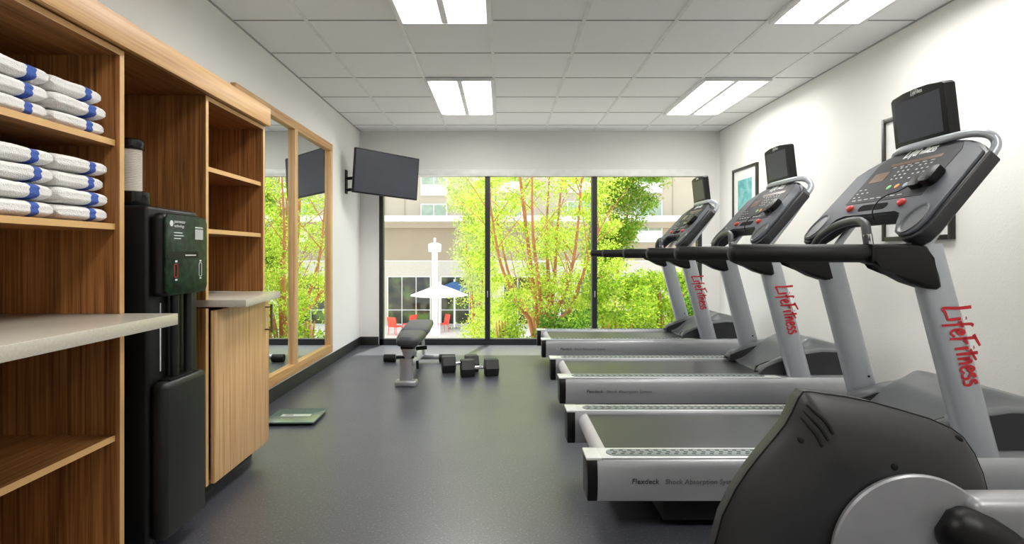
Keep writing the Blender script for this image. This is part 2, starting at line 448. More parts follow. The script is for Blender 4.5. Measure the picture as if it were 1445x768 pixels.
# quartz counters
bm = nb(); prism(bm, [(XL + .002, .5), (-1.149, .5), (-1.149, 2.013), (XL + .002, 2.013)], 'z', CTOP - .04, CTOP, .002)
tag(obj('worktop', bm, M_stone), 'beige quartz countertop under the towel shelves', 'countertop')
bm = nb(); prism(bm, [(XL + .002, 2.600), (-1.172, 2.600), (-1.246, 3.190), (XL + .002, 3.190)], 'z', CTOP - .034, CTOP, .002)
bmesh.ops.translate(bm, verts=bm.verts[:], vec=(0, 0, 0))
tag(obj('worktop', bm, M_stone), 'beige quartz countertop above the closed cabinet door beside the mirror', 'countertop')

# ------------------------------------------------------------------ towels
def towel_material():
    m = bpy.data.materials.new('terry_towel_with_blue_stripe'); m.use_nodes = True
    nt = m.node_tree; b = nt.nodes['Principled BSDF']; b.inputs['Roughness'].default_value = .95; b.inputs['Specular IOR Level'].default_value = .1
    tc = nt.nodes.new('ShaderNodeTexCoord'); sp = nt.nodes.new('ShaderNodeSeparateXYZ')
    n = nt.nodes.new('ShaderNodeTexNoise'); n.inputs['Scale'].default_value = 260; n.inputs['Detail'].default_value = 3
    nt.links.new(tc.outputs['Object'], n.inputs['Vector']); nt.links.new(tc.outputs['Object'], sp.inputs[0])
    a = nt.nodes.new('ShaderNodeMath'); a.operation = 'MULTIPLY_ADD'; a.inputs[1].default_value = .006
    nt.links.new(n.outputs['Fac'], a.inputs[0]); nt.links.new(sp.outputs['Y'], a.inputs[2])
    s = nt.nodes.new('ShaderNodeMath'); s.operation = 'SUBTRACT'; s.inputs[1].default_value = .043; nt.links.new(a.outputs[0], s.inputs[0])
    ab = nt.nodes.new('ShaderNodeMath'); ab.operation = 'ABSOLUTE'; nt.links.new(s.outputs[0], ab.inputs[0])
    lt = nt.nodes.new('ShaderNodeMath'); lt.operation = 'LESS_THAN'; lt.inputs[1].default_value = .0155; nt.links.new(ab.outputs[0], lt.inputs[0])
    mx = nt.nodes.new('ShaderNodeMix'); mx.data_type = 'RGBA'
    mx.inputs['A'].default_value = (*lin((247, 245, 242)), 1); mx.inputs['B'].default_value = (*lin((84, 110, 188)), 1)
    nt.links.new(lt.outputs[0], mx.inputs['Factor']); nt.links.new(mx.outputs['Result'], b.inputs['Base Color'])
    bp = nt.nodes.new('ShaderNodeBump'); bp.inputs['Strength'].default_value = .8; bp.inputs['Distance'].default_value = .004
    nt.links.new(n.outputs['Fac'], bp.inputs['Height']); nt.links.new(bp.outputs['Normal'], b.inputs['Normal'])
    return m
M_toweling = towel_material()
def towel_mesh(seed):
    rnd = random.Random(seed)
    bm = nb(); n = 22; L = 40
    hx, hy, hz = .19, .112, .0258
    rings = []
    ph = [rnd.uniform(0, 6) for _ in range(6)]
    for i in range(L + 1):
        y = -hy * math.cos(math.pi * i / L)
        q_ = max(0, (abs(y) - (hy - .030)) / .030); e = max(.06, (1 - min(1, q_) ** 2.4) ** .5)
        ring = []
        for k in range(n * 2):
            a = 2 * math.pi * k / (n * 2); c, s = math.cos(a), math.sin(a)
            ce = math.copysign(abs(c) ** .26, c); se = math.copysign(abs(s) ** .70, s)
            wob = 1 + .05 * math.sin(2.5 * y / hy + ph[0] + 2 * a) + .02 * math.sin(6 * y / hy + ph[1]) + rnd.uniform(-.02, .02)
            x = hx * ce * (1 - .05 * (1 - e)) + .0025 * math.sin(5 * y / hy + ph[2]) + rnd.uniform(-.0008, .0008)
            z = hz * se * e * (1 if s < 0 else wob)
            if c > .2: x -= .004 * math.exp(-((s) / .12) ** 2)
            ring.append(bm.verts.new((x, y * (1 - .05 * abs(s) * (1 - e)), hz + z)))
        rings.append(ring)
    ring_faces(bm, rings)
    return bm
tm = []
for sdd in range(4):
    o = obj('folded_towel', towel_mesh(sdd), M_toweling, None, 170); tm.append(o)
lvl = {3: ['bottom', 'middle', 'topmost'], 4: ['bottom', 'second lowest', 'second highest', 'topmost'], 2: ['lower', 'upper']}
used = 0
rnd = random.Random(5)
stacks = [(1.253, 1.855, 4, 'lower shelf, stack against the side panel'),
          (1.253, 1.628, 4, 'lower shelf, middle stack'),
          (1.253, 1.40, 4, 'lower shelf, stack cut by photo edge'),
          (1.547, 1.845, 3, 'upper shelf, stack against the side panel'),
          (1.547, 1.61, 3, 'upper shelf, middle stack'),
          (1.547, 1.38, 3, 'upper shelf, stack cut by photo edge')]
for z, y, n, where in stacks:
    for k in range(n):
        src = tm[used % 4]
        o = src if used < 4 else src.copy()
        if used >= 4: COL.objects.link(o)
        used += 1
        o.location = (-1.555 + rnd.uniform(-.008, .004), y + rnd.uniform(-.006, .006), z + .001 + k * .0528)
        o.rotation_euler = (0, 0, rnd.uniform(-.02, .02))
        tag(o, f'blue-striped towel, {lvl[n][k]} on the {where}', 'towel', 'folded towels on the shelves')

# ------------------------------------------------------------------ water dispenser in the bay
wy0, wy1 = 2.082, 2.424
wd = empty('water_dispenser', (-1.5, 2.253, 0), 0, 'tall black water dispenser with green touch panel and cup tube', 'water dispenser')
def W(x0, x1, y0, y1, z0, z1, bev=0, seg=2): return B(x0 + 1.5, x1 + 1.5, y0 - 2.253, y1 - 2.253, z0, z1, bev, seg)
M_body = mat('dispenser_black', (13, 13, 14), .42, spec=.35)
M_bodyface = mat('dispenser_face_charcoal', (26, 27, 26), .4, spec=.4)
bd = obj('tall_body', W(-1.76, -1.30, wy0, wy1, .06, 1.325, .014, 3), M_body, wd)
for yy in (2.12, 2.39):
    for xx in (-1.72, -1.36):
        bm = nb(); lathe(bm, [(.018, 0), (.018, .03), (.01, .03), (.01, .062)], (xx + 1.5, yy - 2.253, 0), n=12)
        obj('foot', bm, M_dark, wd)
obj('drip_tray_cabinet', W(-1.302, -1.24, 2.09, 2.388, .075, .668, .026, 4), M_bodyface, wd)
obj('drip_tray', W(-1.295, -1.252, 2.14, 2.34, .666, .672, .002), M_dark, wd)
obj('touch_head', W(-1.302, -1.246, 2.088, 2.388, .985, 1.302, .028, 5), M_body, wd)
def green_screen():
    m = bpy.data.materials.new('dark_green_foliage_screen'); m.use_nodes = True
    nt = m.node_tree; b = nt.nodes['Principled BSDF']; b.inputs['Roughness'].default_value = .3; b.inputs['Specular IOR Level'].default_value = .3
    tc = nt.nodes.new('ShaderNodeTexCoord'); n = nt.nodes.new('ShaderNodeTexNoise'); n.inputs['Scale'].default_value = 34; n.inputs['Detail'].default_value = 6
    r = nt.nodes.new('ShaderNodeValToRGB'); e = r.color_ramp.elements
    e[0].position = .40; e[0].color = (*lin((4, 14, 9)), 1); e[1].position = .8; e[1].color = (*lin((28, 74, 38)), 1)
    nt.links.new(tc.outputs['Object'], n.inputs['Vector']); nt.links.new(n.outputs['Fac'], r.inputs['Fac']); nt.links.new(r.outputs[0], b.inputs['Base Color'])
    return m
bm = nb(); prism(bm, rrect(2.092 - 2.253, 2.384 - 2.253, .992, 1.296, .026), 'x', -1.246 + 1.5, -1.24 + 1.5, .002)
gs = obj('touch_screen', bm, green_screen(), wd)
M_ink = mat('white_ink', (228, 232, 230), .5)
SX = -1.2395 + 1.5
bm = nb(); lathe(bm, [(.0115, 0), (.0115, .0008)], (SX, 2.128 - 2.253, 1.262), 'x', 20); obj('round_logo', bm, M_ink, gs); bm = nb()
def on_screen(s, size, y, z, bold=0):
    t = text_bm(s, size, 0, .0003)
    return xform(t, basis((SX + .0004, y - 2.253, z), (0, 1, 0), (0, 0, 1)))
def merge(a, b):
    me = bpy.data.meshes.new('tmp'); b.to_mesh(me); b.free(); a.from_mesh(me); bpy.data.meshes.remove(me); return a
merge(bm, on_screen('purewater', .018, 2.146, 1.265)); merge(bm, on_screen('technology', .015, 2.146, 1.249))
obj('lettering', bm, M_ink, gs); bm = nb()
for i, zz in enumerate((1.226, 1.215, 1.204)):
    box(bm, SX, SX + .0006, 2.145 - 2.253, (2.2, 2.21, 2.19)[i] - 2.253, zz, zz + .0035)
obj('lettering', bm, M_ink, gs); bm = nb()
box(bm, SX, SX + .0006, 2.292 - 2.253, 2.350 - 2.253, 1.251, 1.2555)
obj('lettering', bm, M_ink, gs); bm = nb()
for y in (2.152, 2.325):
    box(bm, SX, SX + .0006, y - 2.253, y + .014 - 2.253, 1.115, 1.122); box(bm, SX, SX + .0006, y - 2.253, y + .014 - 2.253, 1.045, 1.051)
obj('lettering', bm, M_ink, gs); bm = nb()
box(bm, SX, SX + .0006, 2.222 - 2.253, 2.298 - 2.253, 1.1395, 1.1435)
obj('lettering', bm, M_ink, gs)
obj('screen_label', W(-1.2405, -1.2390, 2.292, 2.352, 1.205, 1.246), mat('grey_label', (186, 190, 190), .5), gs)
bm = nb(); prism(bm, rrect(2.105 - 2.253, 2.318 - 2.253, 1.128, 1.156, .012), 'x', SX - .001, SX)
obj('screen_bar', bm, M_dark, gs)
def outline_icon(y, z, ww, hh, m, nm):
    bm = nb(); pts = rrect(y - ww / 2 - 2.253, y + ww / 2 - 2.253, z - hh / 2, z + hh / 2, .006, 3)
    tube(bm, [(SX, p[0], p[1]) for p in pts + pts[:1]], .0012, 5)
    obj(nm, bm, m, gs)
outline_icon(2.158, 1.083, .022, .05, M_red, 'bottle_icon'); outline_icon(2.332, 1.083, .02, .055, M_ink, 'bottle_icon')
for y in (2.155, 2.248):
    obj('pipe', T([(-1.278 + 1.5, y + .06 - 2.253, .66), (-1.278 + 1.5, y + .06 - 2.253, .99)], .016, 14), M_bodyface, wd)
obj('pale_strip', W(-1.300, -1.2975, 2.155, 2.159, .70, .96), M_ink, wd, label='thin pale strip on the body')  # slim raised pale line up the body front
# cup tube on top
bm = nb(); lathe(bm, [(.060, 0), (.062, .003), (.060, .062), (.052, .066)], (-1.448 + 1.5, 2.225 - 2.253, 1.325)); obj('cup_tube_base', bm, mat('gloss_black', (12, 12, 13), .12), wd)
bm = nb(); lathe(bm, [(.050, 0), (.052, .003), (.052, .035), (.047, .040)], (-1.462 + 1.5, 2.225 - 2.253, 1.555)); obj('cup_tube_cap', bm, MATS['gloss_black'], wd)
bm = nb(); prof = []
for k in range(26):
    z = k * .0064; prof += [(.0415, z), (.0445, z + .003), (.0445, z + .0052)]
lathe(bm, prof, (-1.462 + 1.5, 2.225 - 2.253, 1.389)); obj('cup_stack', bm, mat('paper_cups', (226, 220, 210), .8), wd)

# ------------------------------------------------------------------ wall mirror
mr = empty('wall_mirror', (XL, 4.785, 0), 0, 'large wall mirror in two panes with light wooden frame', 'mirror')
fx0, fx1 = .0, .036
def MB_(y0, y1, z0, z1, m, nm, x0=fx0, x1=fx1, bev=.001): return obj(nm, B(x0, x1, y0 - 4.785, y1 - 4.785, z0, z1, bev), m, mr)
MB_(3.72, 5.85, 2.20, 2.272, M_oak_y, 'frame_rail'); MB_(3.72, 5.85, .135, .215, M_oak_y, 'frame_rail')
for a, b in ((3.72, 3.79), (4.785, 4.855), (5.78, 5.85)): MB_(a, b, .215, 2.20, M_oak, 'frame_stile')
M_mirror = mat('mirror_silver', (238, 242, 240), .0, metal=1, noise=(1, 0))
for a, b in ((3.79, 4.785), (4.855, 5.78)): MB_(a, b, .215, 2.20, M_mirror, 'mirror_pane', .001, .006, 0)

# ------------------------------------------------------------------ wall television
tv = empty('wall_television', (XL, 6.47, 1.96), 0, 'flat black television angled out on a wall arm in the corner', 'television')
c0 = Vector((-1.63, 6.20, 1.822)); c1 = Vector((-1.005, 6.72, 1.778)); ctl = Vector((-1.60, 6.21, 2.318))
ex = (c1 - c0); wv = ex.length; up = (ctl - c0)
Mtv = basis(c0, ex, up); Mtv = Matrix.Translation(-Vector(tv.location)) @ Mtv
# local z of this basis points towards the room (ex x up)
bm = nb(); prism(bm, rrect(0, wv, 0, .495, .006, 3), 'z', -.035, 0, .003); xform(bm, Mtv); tvb = obj('television_body', bm, M_dark, tv)
bm = nb(); box(bm, .012, wv - .012, .016, .483, 0, .0012); xform(bm, Mtv); obj('screen', bm, M_screen, tvb)
bm = nb(); box(bm, wv * .25, wv * .75, .1, .38, -.06, -.035, .008); xform(bm, Mtv); obj('rear_housing', bm, M_dark, tvb)
bm = nb(); box(bm, .001, .016, -.035, .035, -.13, .14, .003); obj('wall_plate', bm, M_matte, tv)
for dz in (-.085, .045):
    bm = nb(); tube(bm, [(.012, 0, dz), (.11, -.05, dz), (.16, -.06, dz)], .018, 10); tube(bm, [(.16, -.06, dz), (.33, .04, dz - .02), (.44, .05, dz - .03)], .014, 10)
    obj('swing_arm', bm, M_matte, tv)

# ------------------------------------------------------------------ framed pictures on the right wall
def art_mat(name, cols, scale):
    m = bpy.data.materials.new(name); m.use_nodes = True
    nt = m.node_tree; b = nt.nodes['Principled BSDF']; b.inputs['Roughness'].default_value = .5
    tc = nt.nodes.new('ShaderNodeTexCoord'); n = nt.nodes.new('ShaderNodeTexNoise'); n.inputs['Scale'].default_value = scale; n.inputs['Detail'].default_value = 5; n.inputs['Distortion'].default_value = 1.2
    r = nt.nodes.new('ShaderNodeValToRGB'); e = r.color_ramp.elements
    e[0].position = .35; e[0].color = (*lin(cols[0]), 1); e[1].position = .7; e[1].color = (*lin(cols[1]), 1)
    nt.links.new(tc.outputs['Object'], n.inputs['Vector']); nt.links.new(n.outputs['Fac'], r.inputs['Fac']); nt.links.new(r.outputs[0], b.inputs['Base Color'])
    return m
def picture(y0, y1, z0, z1, label, am, mw):
    t = empty('framed_picture', (XR, (y0 + y1) / 2, z0), 0, label, 'picture', 'framed pictures on the treadmill wall')
    w2 = (y1 - y0) / 2; hh = z1 - z0; f = .03
    bm = nb(); box(bm, -.028, 0, -w2, -w2 + f, 0, hh, .002); box(bm, -.028, 0, w2 - f, w2, 0, hh, .002)
    box(bm, -.028, 0, -w2 + f, w2 - f, 0, f, .002); box(bm, -.028, 0, -w2 + f, w2 - f, hh - f, hh, .002)
    obj('picture_frame', bm, mat('dark_picture_frame', (38, 34, 28), .4), t)
    obj('mat_board', B(-.014, -.001, -w2 + f, w2 - f, f, hh - f), M_white, t)
    obj('print', B(-.0155, -.0138, -w2 + f + mw, w2 - f - mw, f + mw, hh - f - mw), am, t)
picture(6.04, 6.68, 1.22, 2.125, 'framed teal print with white mat on wall behind the second treadmill', art_mat('teal_abstract', (( 70, 160, 165), (150, 205, 205)), 7), .11)
picture(3.42, 4.05, 1.235, 2.10, 'dark framed picture behind the monitor of the nearest treadmill', art_mat('grey_abstract', ((40, 60, 66), (170, 190, 190)), 9), .10)

# ------------------------------------------------------------------ treadmills
STROKES = {  # brush-like lettering, unit height
 'L': (.62, [[(.30, 1.08), (.20, .55), (.02, -.05), (.25, .0), (.62, .02)]]),
 'i': (.24, [[(.16, .55), (.06, .0)], [(.20, .74), (.21, .78)]]),
 'f': (.36, [[(.42, .88), (.33, .92), (.22, .5), (.04, -.28)], [(.05, .48), (.38, .54)]]),
 'e': (.42, [[(.10, .26), (.34, .36), (.30, .54), (.14, .44), (.08, .14), (.20, .0), (.40, .12)]]),
 'F': (.60, [[(.30, .92), (.20, .4), (.08, -.08)], [(.14, .88), (.75, 1.02)], [(.16, .48), (.52, .54)]]),
 't': (.34, [[(.28, .86), (.18, .3), (.12, .0)], [(.04, .58), (.62, .72)]]),
 'n': (.44, [[(.14, .5), (.04, .0)], [(.08, .22), (.26, .5), (.34, .42), (.28, .0)]]),
 's': (.36, [[(.34, .50), (.16, .48), (.14, .34), (.30, .22), (.24, .02), (.02, .02)]]),
}
def logo_bm(word, hgt, rad, depth=.0008):
    bm = nb(); x = 0
    for ch in word:
        wdt, strokes = STROKES[ch]
        for s in strokes:
            pts = [((x + p[0] * .84) * hgt, p[1] * hgt, 0) for p in s]
            # sample a smooth path, then lay down a flat ribbon
            P = [Vector(p) for p in ([pts[0]] + pts + [pts[-1]])]; q = []
            for i in range(1, len(P) - 2):
                for k in range(4):
                    t = k / 4; a, b, c, d = P[i - 1], P[i], P[i + 1], P[i + 2]
                    q.append(.5 * ((2 * b) + (c - a) * t + (2 * a - 5 * b + 4 * c - d) * t * t + (3 * b - a - 3 * c + d) * t ** 3))
            q.append(P[-1])
            prevv = None
            for i in range(len(q)):
                d = (q[min(i + 1, len(q) - 1)] - q[max(i - 1, 0)]).normalized(); nn = Vector((-d.y, d.x, 0)) * rad * (1.15 - .5 * i / len(q))
                cur = [bm.verts.new(q[i] + nn), bm.verts.new(q[i] - nn)]
                if prevv: bm.faces.new((prevv[0], prevv[1], cur[1], cur[0]))
                prevv = cur
        x += wdt * .76
    r = bmesh.ops.extrude_face_region(bm, geom=bm.faces[:])
    bmesh.ops.translate(bm, verts=[v for v in r['geom'] if isinstance(v, bmesh.types.BMVert)], vec=(0, 0, depth))
    return bm, x * hgt

TW, TL = .845, 2.02
def sweep_upright(bm, p0, p1, a, b, twist=0, n=20, p=2.6):
    """superellipse section (a along x, b along y) from p0 to p1"""
    rings = []
    for t in [0, .2, .4, .6, .8, 1]:
        q = Vector(p0).lerp(Vector(p1), t); aa = a * (1.0 - .06 * t); ring = []
        for k in range(n):
            an = 2 * math.pi * k / n; c, s = math.cos(an), math.sin(an)
            ring.append(bm.verts.new((q.x + aa * math.copysign(abs(c) ** (2 / p), c), q.y + b * math.copysign(abs(s) ** (2 / p), s), q.z)))
        rings.append(ring)
    ring_faces(bm, rings); return bm

def hood_height(x, y):
    """top of the motor cover, local x along the deck, y across"""
    v = min(1, abs(y - TW / 2) / (TW / 2 - .105))          # 0 centre, 1 edge
    s = max(0, min(1, (v - .62) / .2)); s = s * s * (3 - 2 * s)
    def ramp(x, pts):
        if x <= pts[0][0]: return pts[0][1]
        for (a, za), (b, zb) in zip(pts, pts[1:]):
            if x <= b:
                t = (x - a) / (b - a); t = t * t * (3 - 2 * t) * .5 + t * .5; return za + (zb - za) * t
        return pts[-1][1]
    zc = ramp(x, [(1.44, .292), (1.50, .31), (1.70, .50), (1.80, .548), (2.02, .50)])
    zs = ramp(x, [(1.39, .335), (1.42, .375), (1.56, .43), (1.70, .468), (1.82, .485), (2.02, .478)])
    return zc * (1 - s) + zs * s

def make_treadmill():
    t = empty('treadmill', (0, 0, 0))
    # side rails: bowed silver extrusion
    for near in (True, False):
        prof = [(0.012, .139), (.002, .17), (0, .22), (.004, .27), (.012, .303), (.022, .311), (.132, .311), (.138, .303), (.138, .16), (.125, .139)]
        if not near: prof = [(TW - y, z) for y, z in prof][::-1]
        bm = nb(); prism(bm, prof, 'x', .045, TL - .02); rail = obj('side_rail', bm, M_silver, t)
        # end cap
        prof2 = [(y if near else y, z) for y, z in prof]
        bm = nb(); prism(bm, prof2, 'x', .004, .0455, .004); ec = obj('rail_end_cap', bm, M_dark, rail)
        y0, y1 = (.010, .137) if near else (TW - .137, TW - .010)
        obj('rail_top_cap', B(0, .062, y0, y1, .304, .315, .003), M_lightsilver, rail)
        obj('rail_top_strip', B(.062, 1.5, y0 + .004, y1, .3105, .3130, .001), M_lightsilver, rail)
        # grip pad with dark studs
        ya, yb = (.04, .112) if near else (TW - .112, TW - .04)
        bm = nb(); prism(bm, rrect(.092, 1.41, ya, yb, .034, 6), 'z', .313, .3165, .001); pad = obj('foot_grip', bm, M_pad, rail)
        bm = nb(); kx = 0; x = .12
        while x < 1.385:
            for j in range(3):
                yy = ya + .015 + j * .021; xx = x + (.010 if j % 2 else 0)
                prism(bm, [(xx - .008, yy - .003), (xx + .008, yy - .0045), (xx + .009, yy + .003), (xx - .007, yy + .0045)], 'z', .3163, .3180)
            x += .037
        obj('grip_stud_pattern', bm, M_dot, pad)
        if near:
            tb = text_bm('Flexdeck', .031, .12); xform(tb, basis((.182, -.0012, .213), (1, 0, 0), (0, 0, 1))); obj('lettering', tb, M_darktext, rail)
            tb = text_bm('Flexdeck', .031, .12); tb.free()
            tb = text_bm('Shock Absorption System', .029, .1); xform(tb, basis((.318, -.0012, .213), (1, 0, 0), (0, 0, 1))); obj('lettering', tb, M_greytext, rail)
    # belt, roller, frame
    bm = nb(); outl = []
    zt, zb, xa, xb = .296, .215, .105, 1.60
    bm = nb(); rr = .042; pts = []
    for k in range(9):
        a = R(90 + 180 * k / 8); pts.append((xa + rr * math.cos(a), zt - rr + rr * math.sin(a)))
    for k in range(9):
        a = R(-90 + 180 * k / 8); pts.append((xb + rr * math.cos(a), zt - rr + rr * math.sin(a)))
    prism(bm, pts, 'y', .150, TW - .150); obj('running_belt', bm, M_belt, t)
    bm = nb(); bm2 = nb()
    pts = [(p[0], p[1]) for p in [(xa + .004 + (rr + .004) * math.cos(R(a)), zt - rr + (rr + .004) * math.sin(R(a))) for a in range(95, 266, 17)]]
    pin = [(xa + .004 + (rr + .0005) * math.cos(R(a)), zt - rr + (rr + .0005) * math.sin(R(a))) for a in range(265, 94, -17)]
    prism(bm, pts + pin, 'y', .1385, TW - .1385); obj('rear_roller', bm, M_roller, t)
    obj('deck_frame_and_shade', B(.33, TL - .05, .07, TW - .07, .035, .205), M_matte, t)  # frame as a low black block, also filling the shadow under the deck
    for x in (.42, 1.75):
        for y in (.17, TW - .17):
            bm = nb(); lathe(bm, [(.035, 0), (.035, .02), (.015, .025), (.015, .125)], (x, y, 0), n=14)
            obj('levelling_foot', bm, M_matte, t)
    # motor cover
    bm = nb(); NX, NY = 26, 28; vs = []
    for i in range(NX + 1):
        row = []
        for j in range(NY + 1):
            y = .105 + (TW - .21) * j / NY; v = abs(y - TW / 2) / (TW / 2 - .105)
            s = max(0, min(1, (v - .66) / .10)); x0 = 1.46 * (1 - s) + 1.39 * s
            x = x0 + (TL - x0) * i / NX
            e = min(1, (1 - v) / .05); z = hood_height(x, y) - .018 * (1 - math.sqrt(1 - (1 - e) ** 2))
            row.append(bm.verts.new((x, y, z)))
        vs.append(row)
    for i in range(NX):
        for j in range(NY): bm.faces.new((vs[i][j], vs[i + 1][j], vs[i + 1][j + 1], vs[i][j + 1]))
    hood = obj('motor_cover', bm, M_hood, t, 60)
    md = hood.modifiers.new('Solidify', 'SOLIDIFY'); md.thickness = .012; md.offset = -1
    # dark side panels with pointed prong along both rails, dark swoop inlay
    for near in (True, False):
        xs = [1.392, 1.40, 1.44, 1.50, 1.60, 1.70, 1.82, 1.95, TL]
        yy = .106 if near else TW - .106
        top = [(x, hood_height(x, yy) - .014) for x in xs]
        pts = [(1.386, .314)] + top + [(TL, .314)]
        ya, yb = (.103, .113) if near else (TW - .113, TW - .103)
        bm = nb(); prism(bm, pts, 'y', ya, yb); obj('cover_side_panel', bm, M_hooddark, t)
        yi = .200 if near else TW - .200
        # inner dark swoop of the prong, facing the belt
        pts = [(1.395, .314), (1.405, .355), (1.48, .386), (1.58, .418), (1.70, .455), (1.62, .39), (1.56, .335), (1.52, .314)]
        bm = nb(); prism(bm, pts, 'y', yi - .006, yi + .006); obj('cover_prong', bm, M_hooddark, t)
    obj('front_panel', B(TL - .012, TL, .11, TW - .11, .12, .465, .004), M_hooddark, t)
    # uprights
    for near in (True, False):
        yy = .062 if near else TW - .062
        p0 = (1.640, yy, .312); p1 = (1.408, yy, 1.19)
        bm = nb(); sweep_upright(bm, p0, p1, .078, .040); up = obj('upright', bm, M_upr, t, 50)
        d = Vector(p1) - Vector(p0)
        if near:
            bm, wl = logo_bm('LifeFitness', .078, .0048)
            q = Vector(p0).lerp(Vector(p1), .70)
            ex = -d.normalized(); ey = Vector((0, -1, 0)).cross(ex) * -1
            ez = Vector((0, -1, 0)); ey = ez.cross(ex)
            s = .335 / wl
            M = basis((q.x - .012, yy - .0415, q.z), ex, ey) @ Matrix.Scale(s, 4)
            xform(bm, M); obj('logo_lettering', bm, M_red, up, 0)
        if near: continue
        bm = nb(); q = Vector(p0).lerp(Vector(p1), .15)
        lathe(bm, [(.006, -.003), (.006, 0)], (q.x + .02, yy - .040, q.z + (.045 if not near else 0)), 'y', 12); obj('screw', bm, M_dark, up)
    # handrails
    for near in (True, False):
        yy = .055 if near else TW - .055
        bm = T([(.615, yy, 1.149), (1.172, yy, 1.149)], .0385, 18, round_end=True)
        hr = obj('handrail', bm, M_matte, t)
        pts = [(1.165, 1.1875), (1.165, 1.109), (1.21, 1.099), (1.262, 1.062), (1.325, 1.027), (1.395, 1.004), (1.435, 1.000), (1.452, 1.012), (1.444, 1.06), (1.418, 1.13), (1.395, 1.176), (1.37, 1.1885)]
        bm = nb(); prism(bm, pts, 'y', yy - .046, yy + .046, .014, 3); obj('handrail_bracket', bm, M_dark, t)
    # ergo bar in front of the console
    pts = [(1.185, .06, 1.16), (1.178, .066, 1.235), (1.19, .10, 1.275), (1.205, .19, 1.292), (1.235, .38, 1.278), (1.275, .58, 1.235), (1.33, .74, 1.19), (1.36, TW - .06, 1.17)]
    obj('grip_bar', T(pts, .018, 12, 5), mat('grip_grey', (66, 68, 72), .45), t)
    obj('sensor_sleeve', T([(1.1845, .06, 1.175), (1.179, .0645, 1.228)],   .0192, 14), M_chrome, t)
    # console: u runs up the slope, n out of the face
    O = Vector((1.316, 0, 1.227)); u = Vector((.663, 0, .749)); n = Vector((-.749, 0, .663))
    MC = basis(O, (0, -1, 0), u)     # local x = -Y (so from near edge outwards negative), local y = u, local z = n?
    MC = Matrix(((0, u.x, n.x, O.x), (1, 0, 0, 0), (0, u.z, n.z, O.z), (0, 0, 0, 1)))
    c = TW / 2
    def arch(y): return .600 - .135 * (abs(y - c) / (c + .004)) ** 2.6
    outl = [(-.026, .07), (-.018, .022), (.01, -.006), (.060, -.012), (.105, .010), (.140, .06), (.175, .130), (.23, .15)]
    outl += [(c, .142)] + [(TW - a, b) for a, b in outl[::-1]]
    ys = [TW + .002 - (TW + .004) * k / 16 for k in range(17)]
    outl += [(y, arch(y)) for y in ys]
    bm = nb(); prism(bm, outl, 'z', -.075, -.012, .010, 3); xform(bm, MC); cb = obj('console_body', bm, M_consoledark, t)
    inn = [(c + (p[0] - c) * .965, .25 + (p[1] - .25) * .965) for p in outl]
    bm = nb(); prism(bm, inn, 'z', -.013, 0.002, .005, 2); xform(bm, MC); cf = obj('console_face', bm, M_console, t)
    # display overlay
    pw = [(.15, .232), (.69, .232), (.695, .505), (.66, arch(.66) - .02), (.54, arch(.54) - .018), (c, arch(c) - .018), (.30, arch(.30) - .018), (.18, arch(.18) - .02), (.15, .50)]
    bm = nb(); prism(bm, pw, 'z', .0015, .0035); xform(bm, MC); ov = obj('display_overlay', bm, M_panel, cf)
    def cbox(a0, a1, b0, b1, m, nm, zz=.0034, h=.0012, par=None, bev=0):
        bm = nb(); box(bm, a0, a1, b0, b1, zz, zz + h, bev); xform(bm, MC); return obj(nm, bm, m, par or ov)
    M_led = mat('amber_led_window', (94, 66, 42), .3)
    cbox(.24, .58, .472, .494, M_led, 'message_window'); cbox(.54, .65, .375, .44, M_led, 'matrix_window')
    bm = nb(); rn = random.Random(3)
    # note: local x grows away from the camera side, so lay out keys by rows
    for r_ in range(4):
        for k in range(3):
            box(bm, .27 + k * .034, .283 + k * .034, .36 + r_ * .027, .367 + r_ * .027, .0034, .0046)
        for k in range(3):
            box(bm, .40 + k * .034, .412 + k * .034, .372 + r_ * .025, .379 + r_ * .025, .0034, .0046)
    for k in range(6): box(bm, .27 + k * .050, .295 + k * .050, .462, .466, .0034, .0046)
    for r_ in range(3):
        for k in range(2 + r_ % 2): box(bm, .655 - k * .04, .67 - k * .04, .275 + r_ * .026, .280 + r_ * .026, .0034, .0046)
    for k in range(8): box(bm, .29 + k * .048, .32 + k * .048, .252, .257, .0034, .0046)
    xform(bm, MC); obj('lettering', bm, M_print, ov)
    for a, col in ((.438, (120, 196, 120)), (.382, (232, 150, 70)), (.326, (150, 170, 180))):
        bm = nb(); lathe(bm, [(.014, 0), (.014, .0015), (.011, .0025)], (a, .318, .0034), n=16); xform(bm, MC)
        obj('start_key', bm, mat('key_%d' % col[0], col, .4), ov)
    # accessory tray, stop buttons, cup holders, clip
    bm = nb(); prism(bm, rrect(.33, .535, .172, .212, .019), 'z', .0005, .0035); xform(bm, MC); obj('accessory_tray', bm, mat('tray_black', (8, 8, 9), .8, spec=.1), cf)
    for a in (.232, .605):
        bm = nb(); lathe(bm, [(.019, 0), (.019, .010), (.013, .017), (.004, .0185)], (a, .195, .001), n=18); xform(bm, MC); obj('stop_button', bm, M_redbtn, cf)
    for a in (.062, TW - .062):
        bm = nb(); ry, ru = .060, .086; N = 28
        r_o = [bm.verts.new((a + ry * math.cos(2 * math.pi * k / N), .088 + ru * math.sin(2 * math.pi * k / N), .002)) for k in range(N)]
        r_t = [bm.verts.new((a + ry * .94 * math.cos(2 * math.pi * k / N), .088 + ru * .95 * math.sin(2 * math.pi * k / N), .008)) for k in range(N)]
        r_i = [bm.verts.new((a + ry * .84 * math.cos(2 * math.pi * k / N), .088 + ru * .87 * math.sin(2 * math.pi * k / N), .006)) for k in range(N)]
        r_b = [bm.verts.new((a + ry * .78 * math.cos(2 * math.pi * k / N), .088 + ru * .82 * math.sin(2 * math.pi * k / N), .0025)) for k in range(N)]
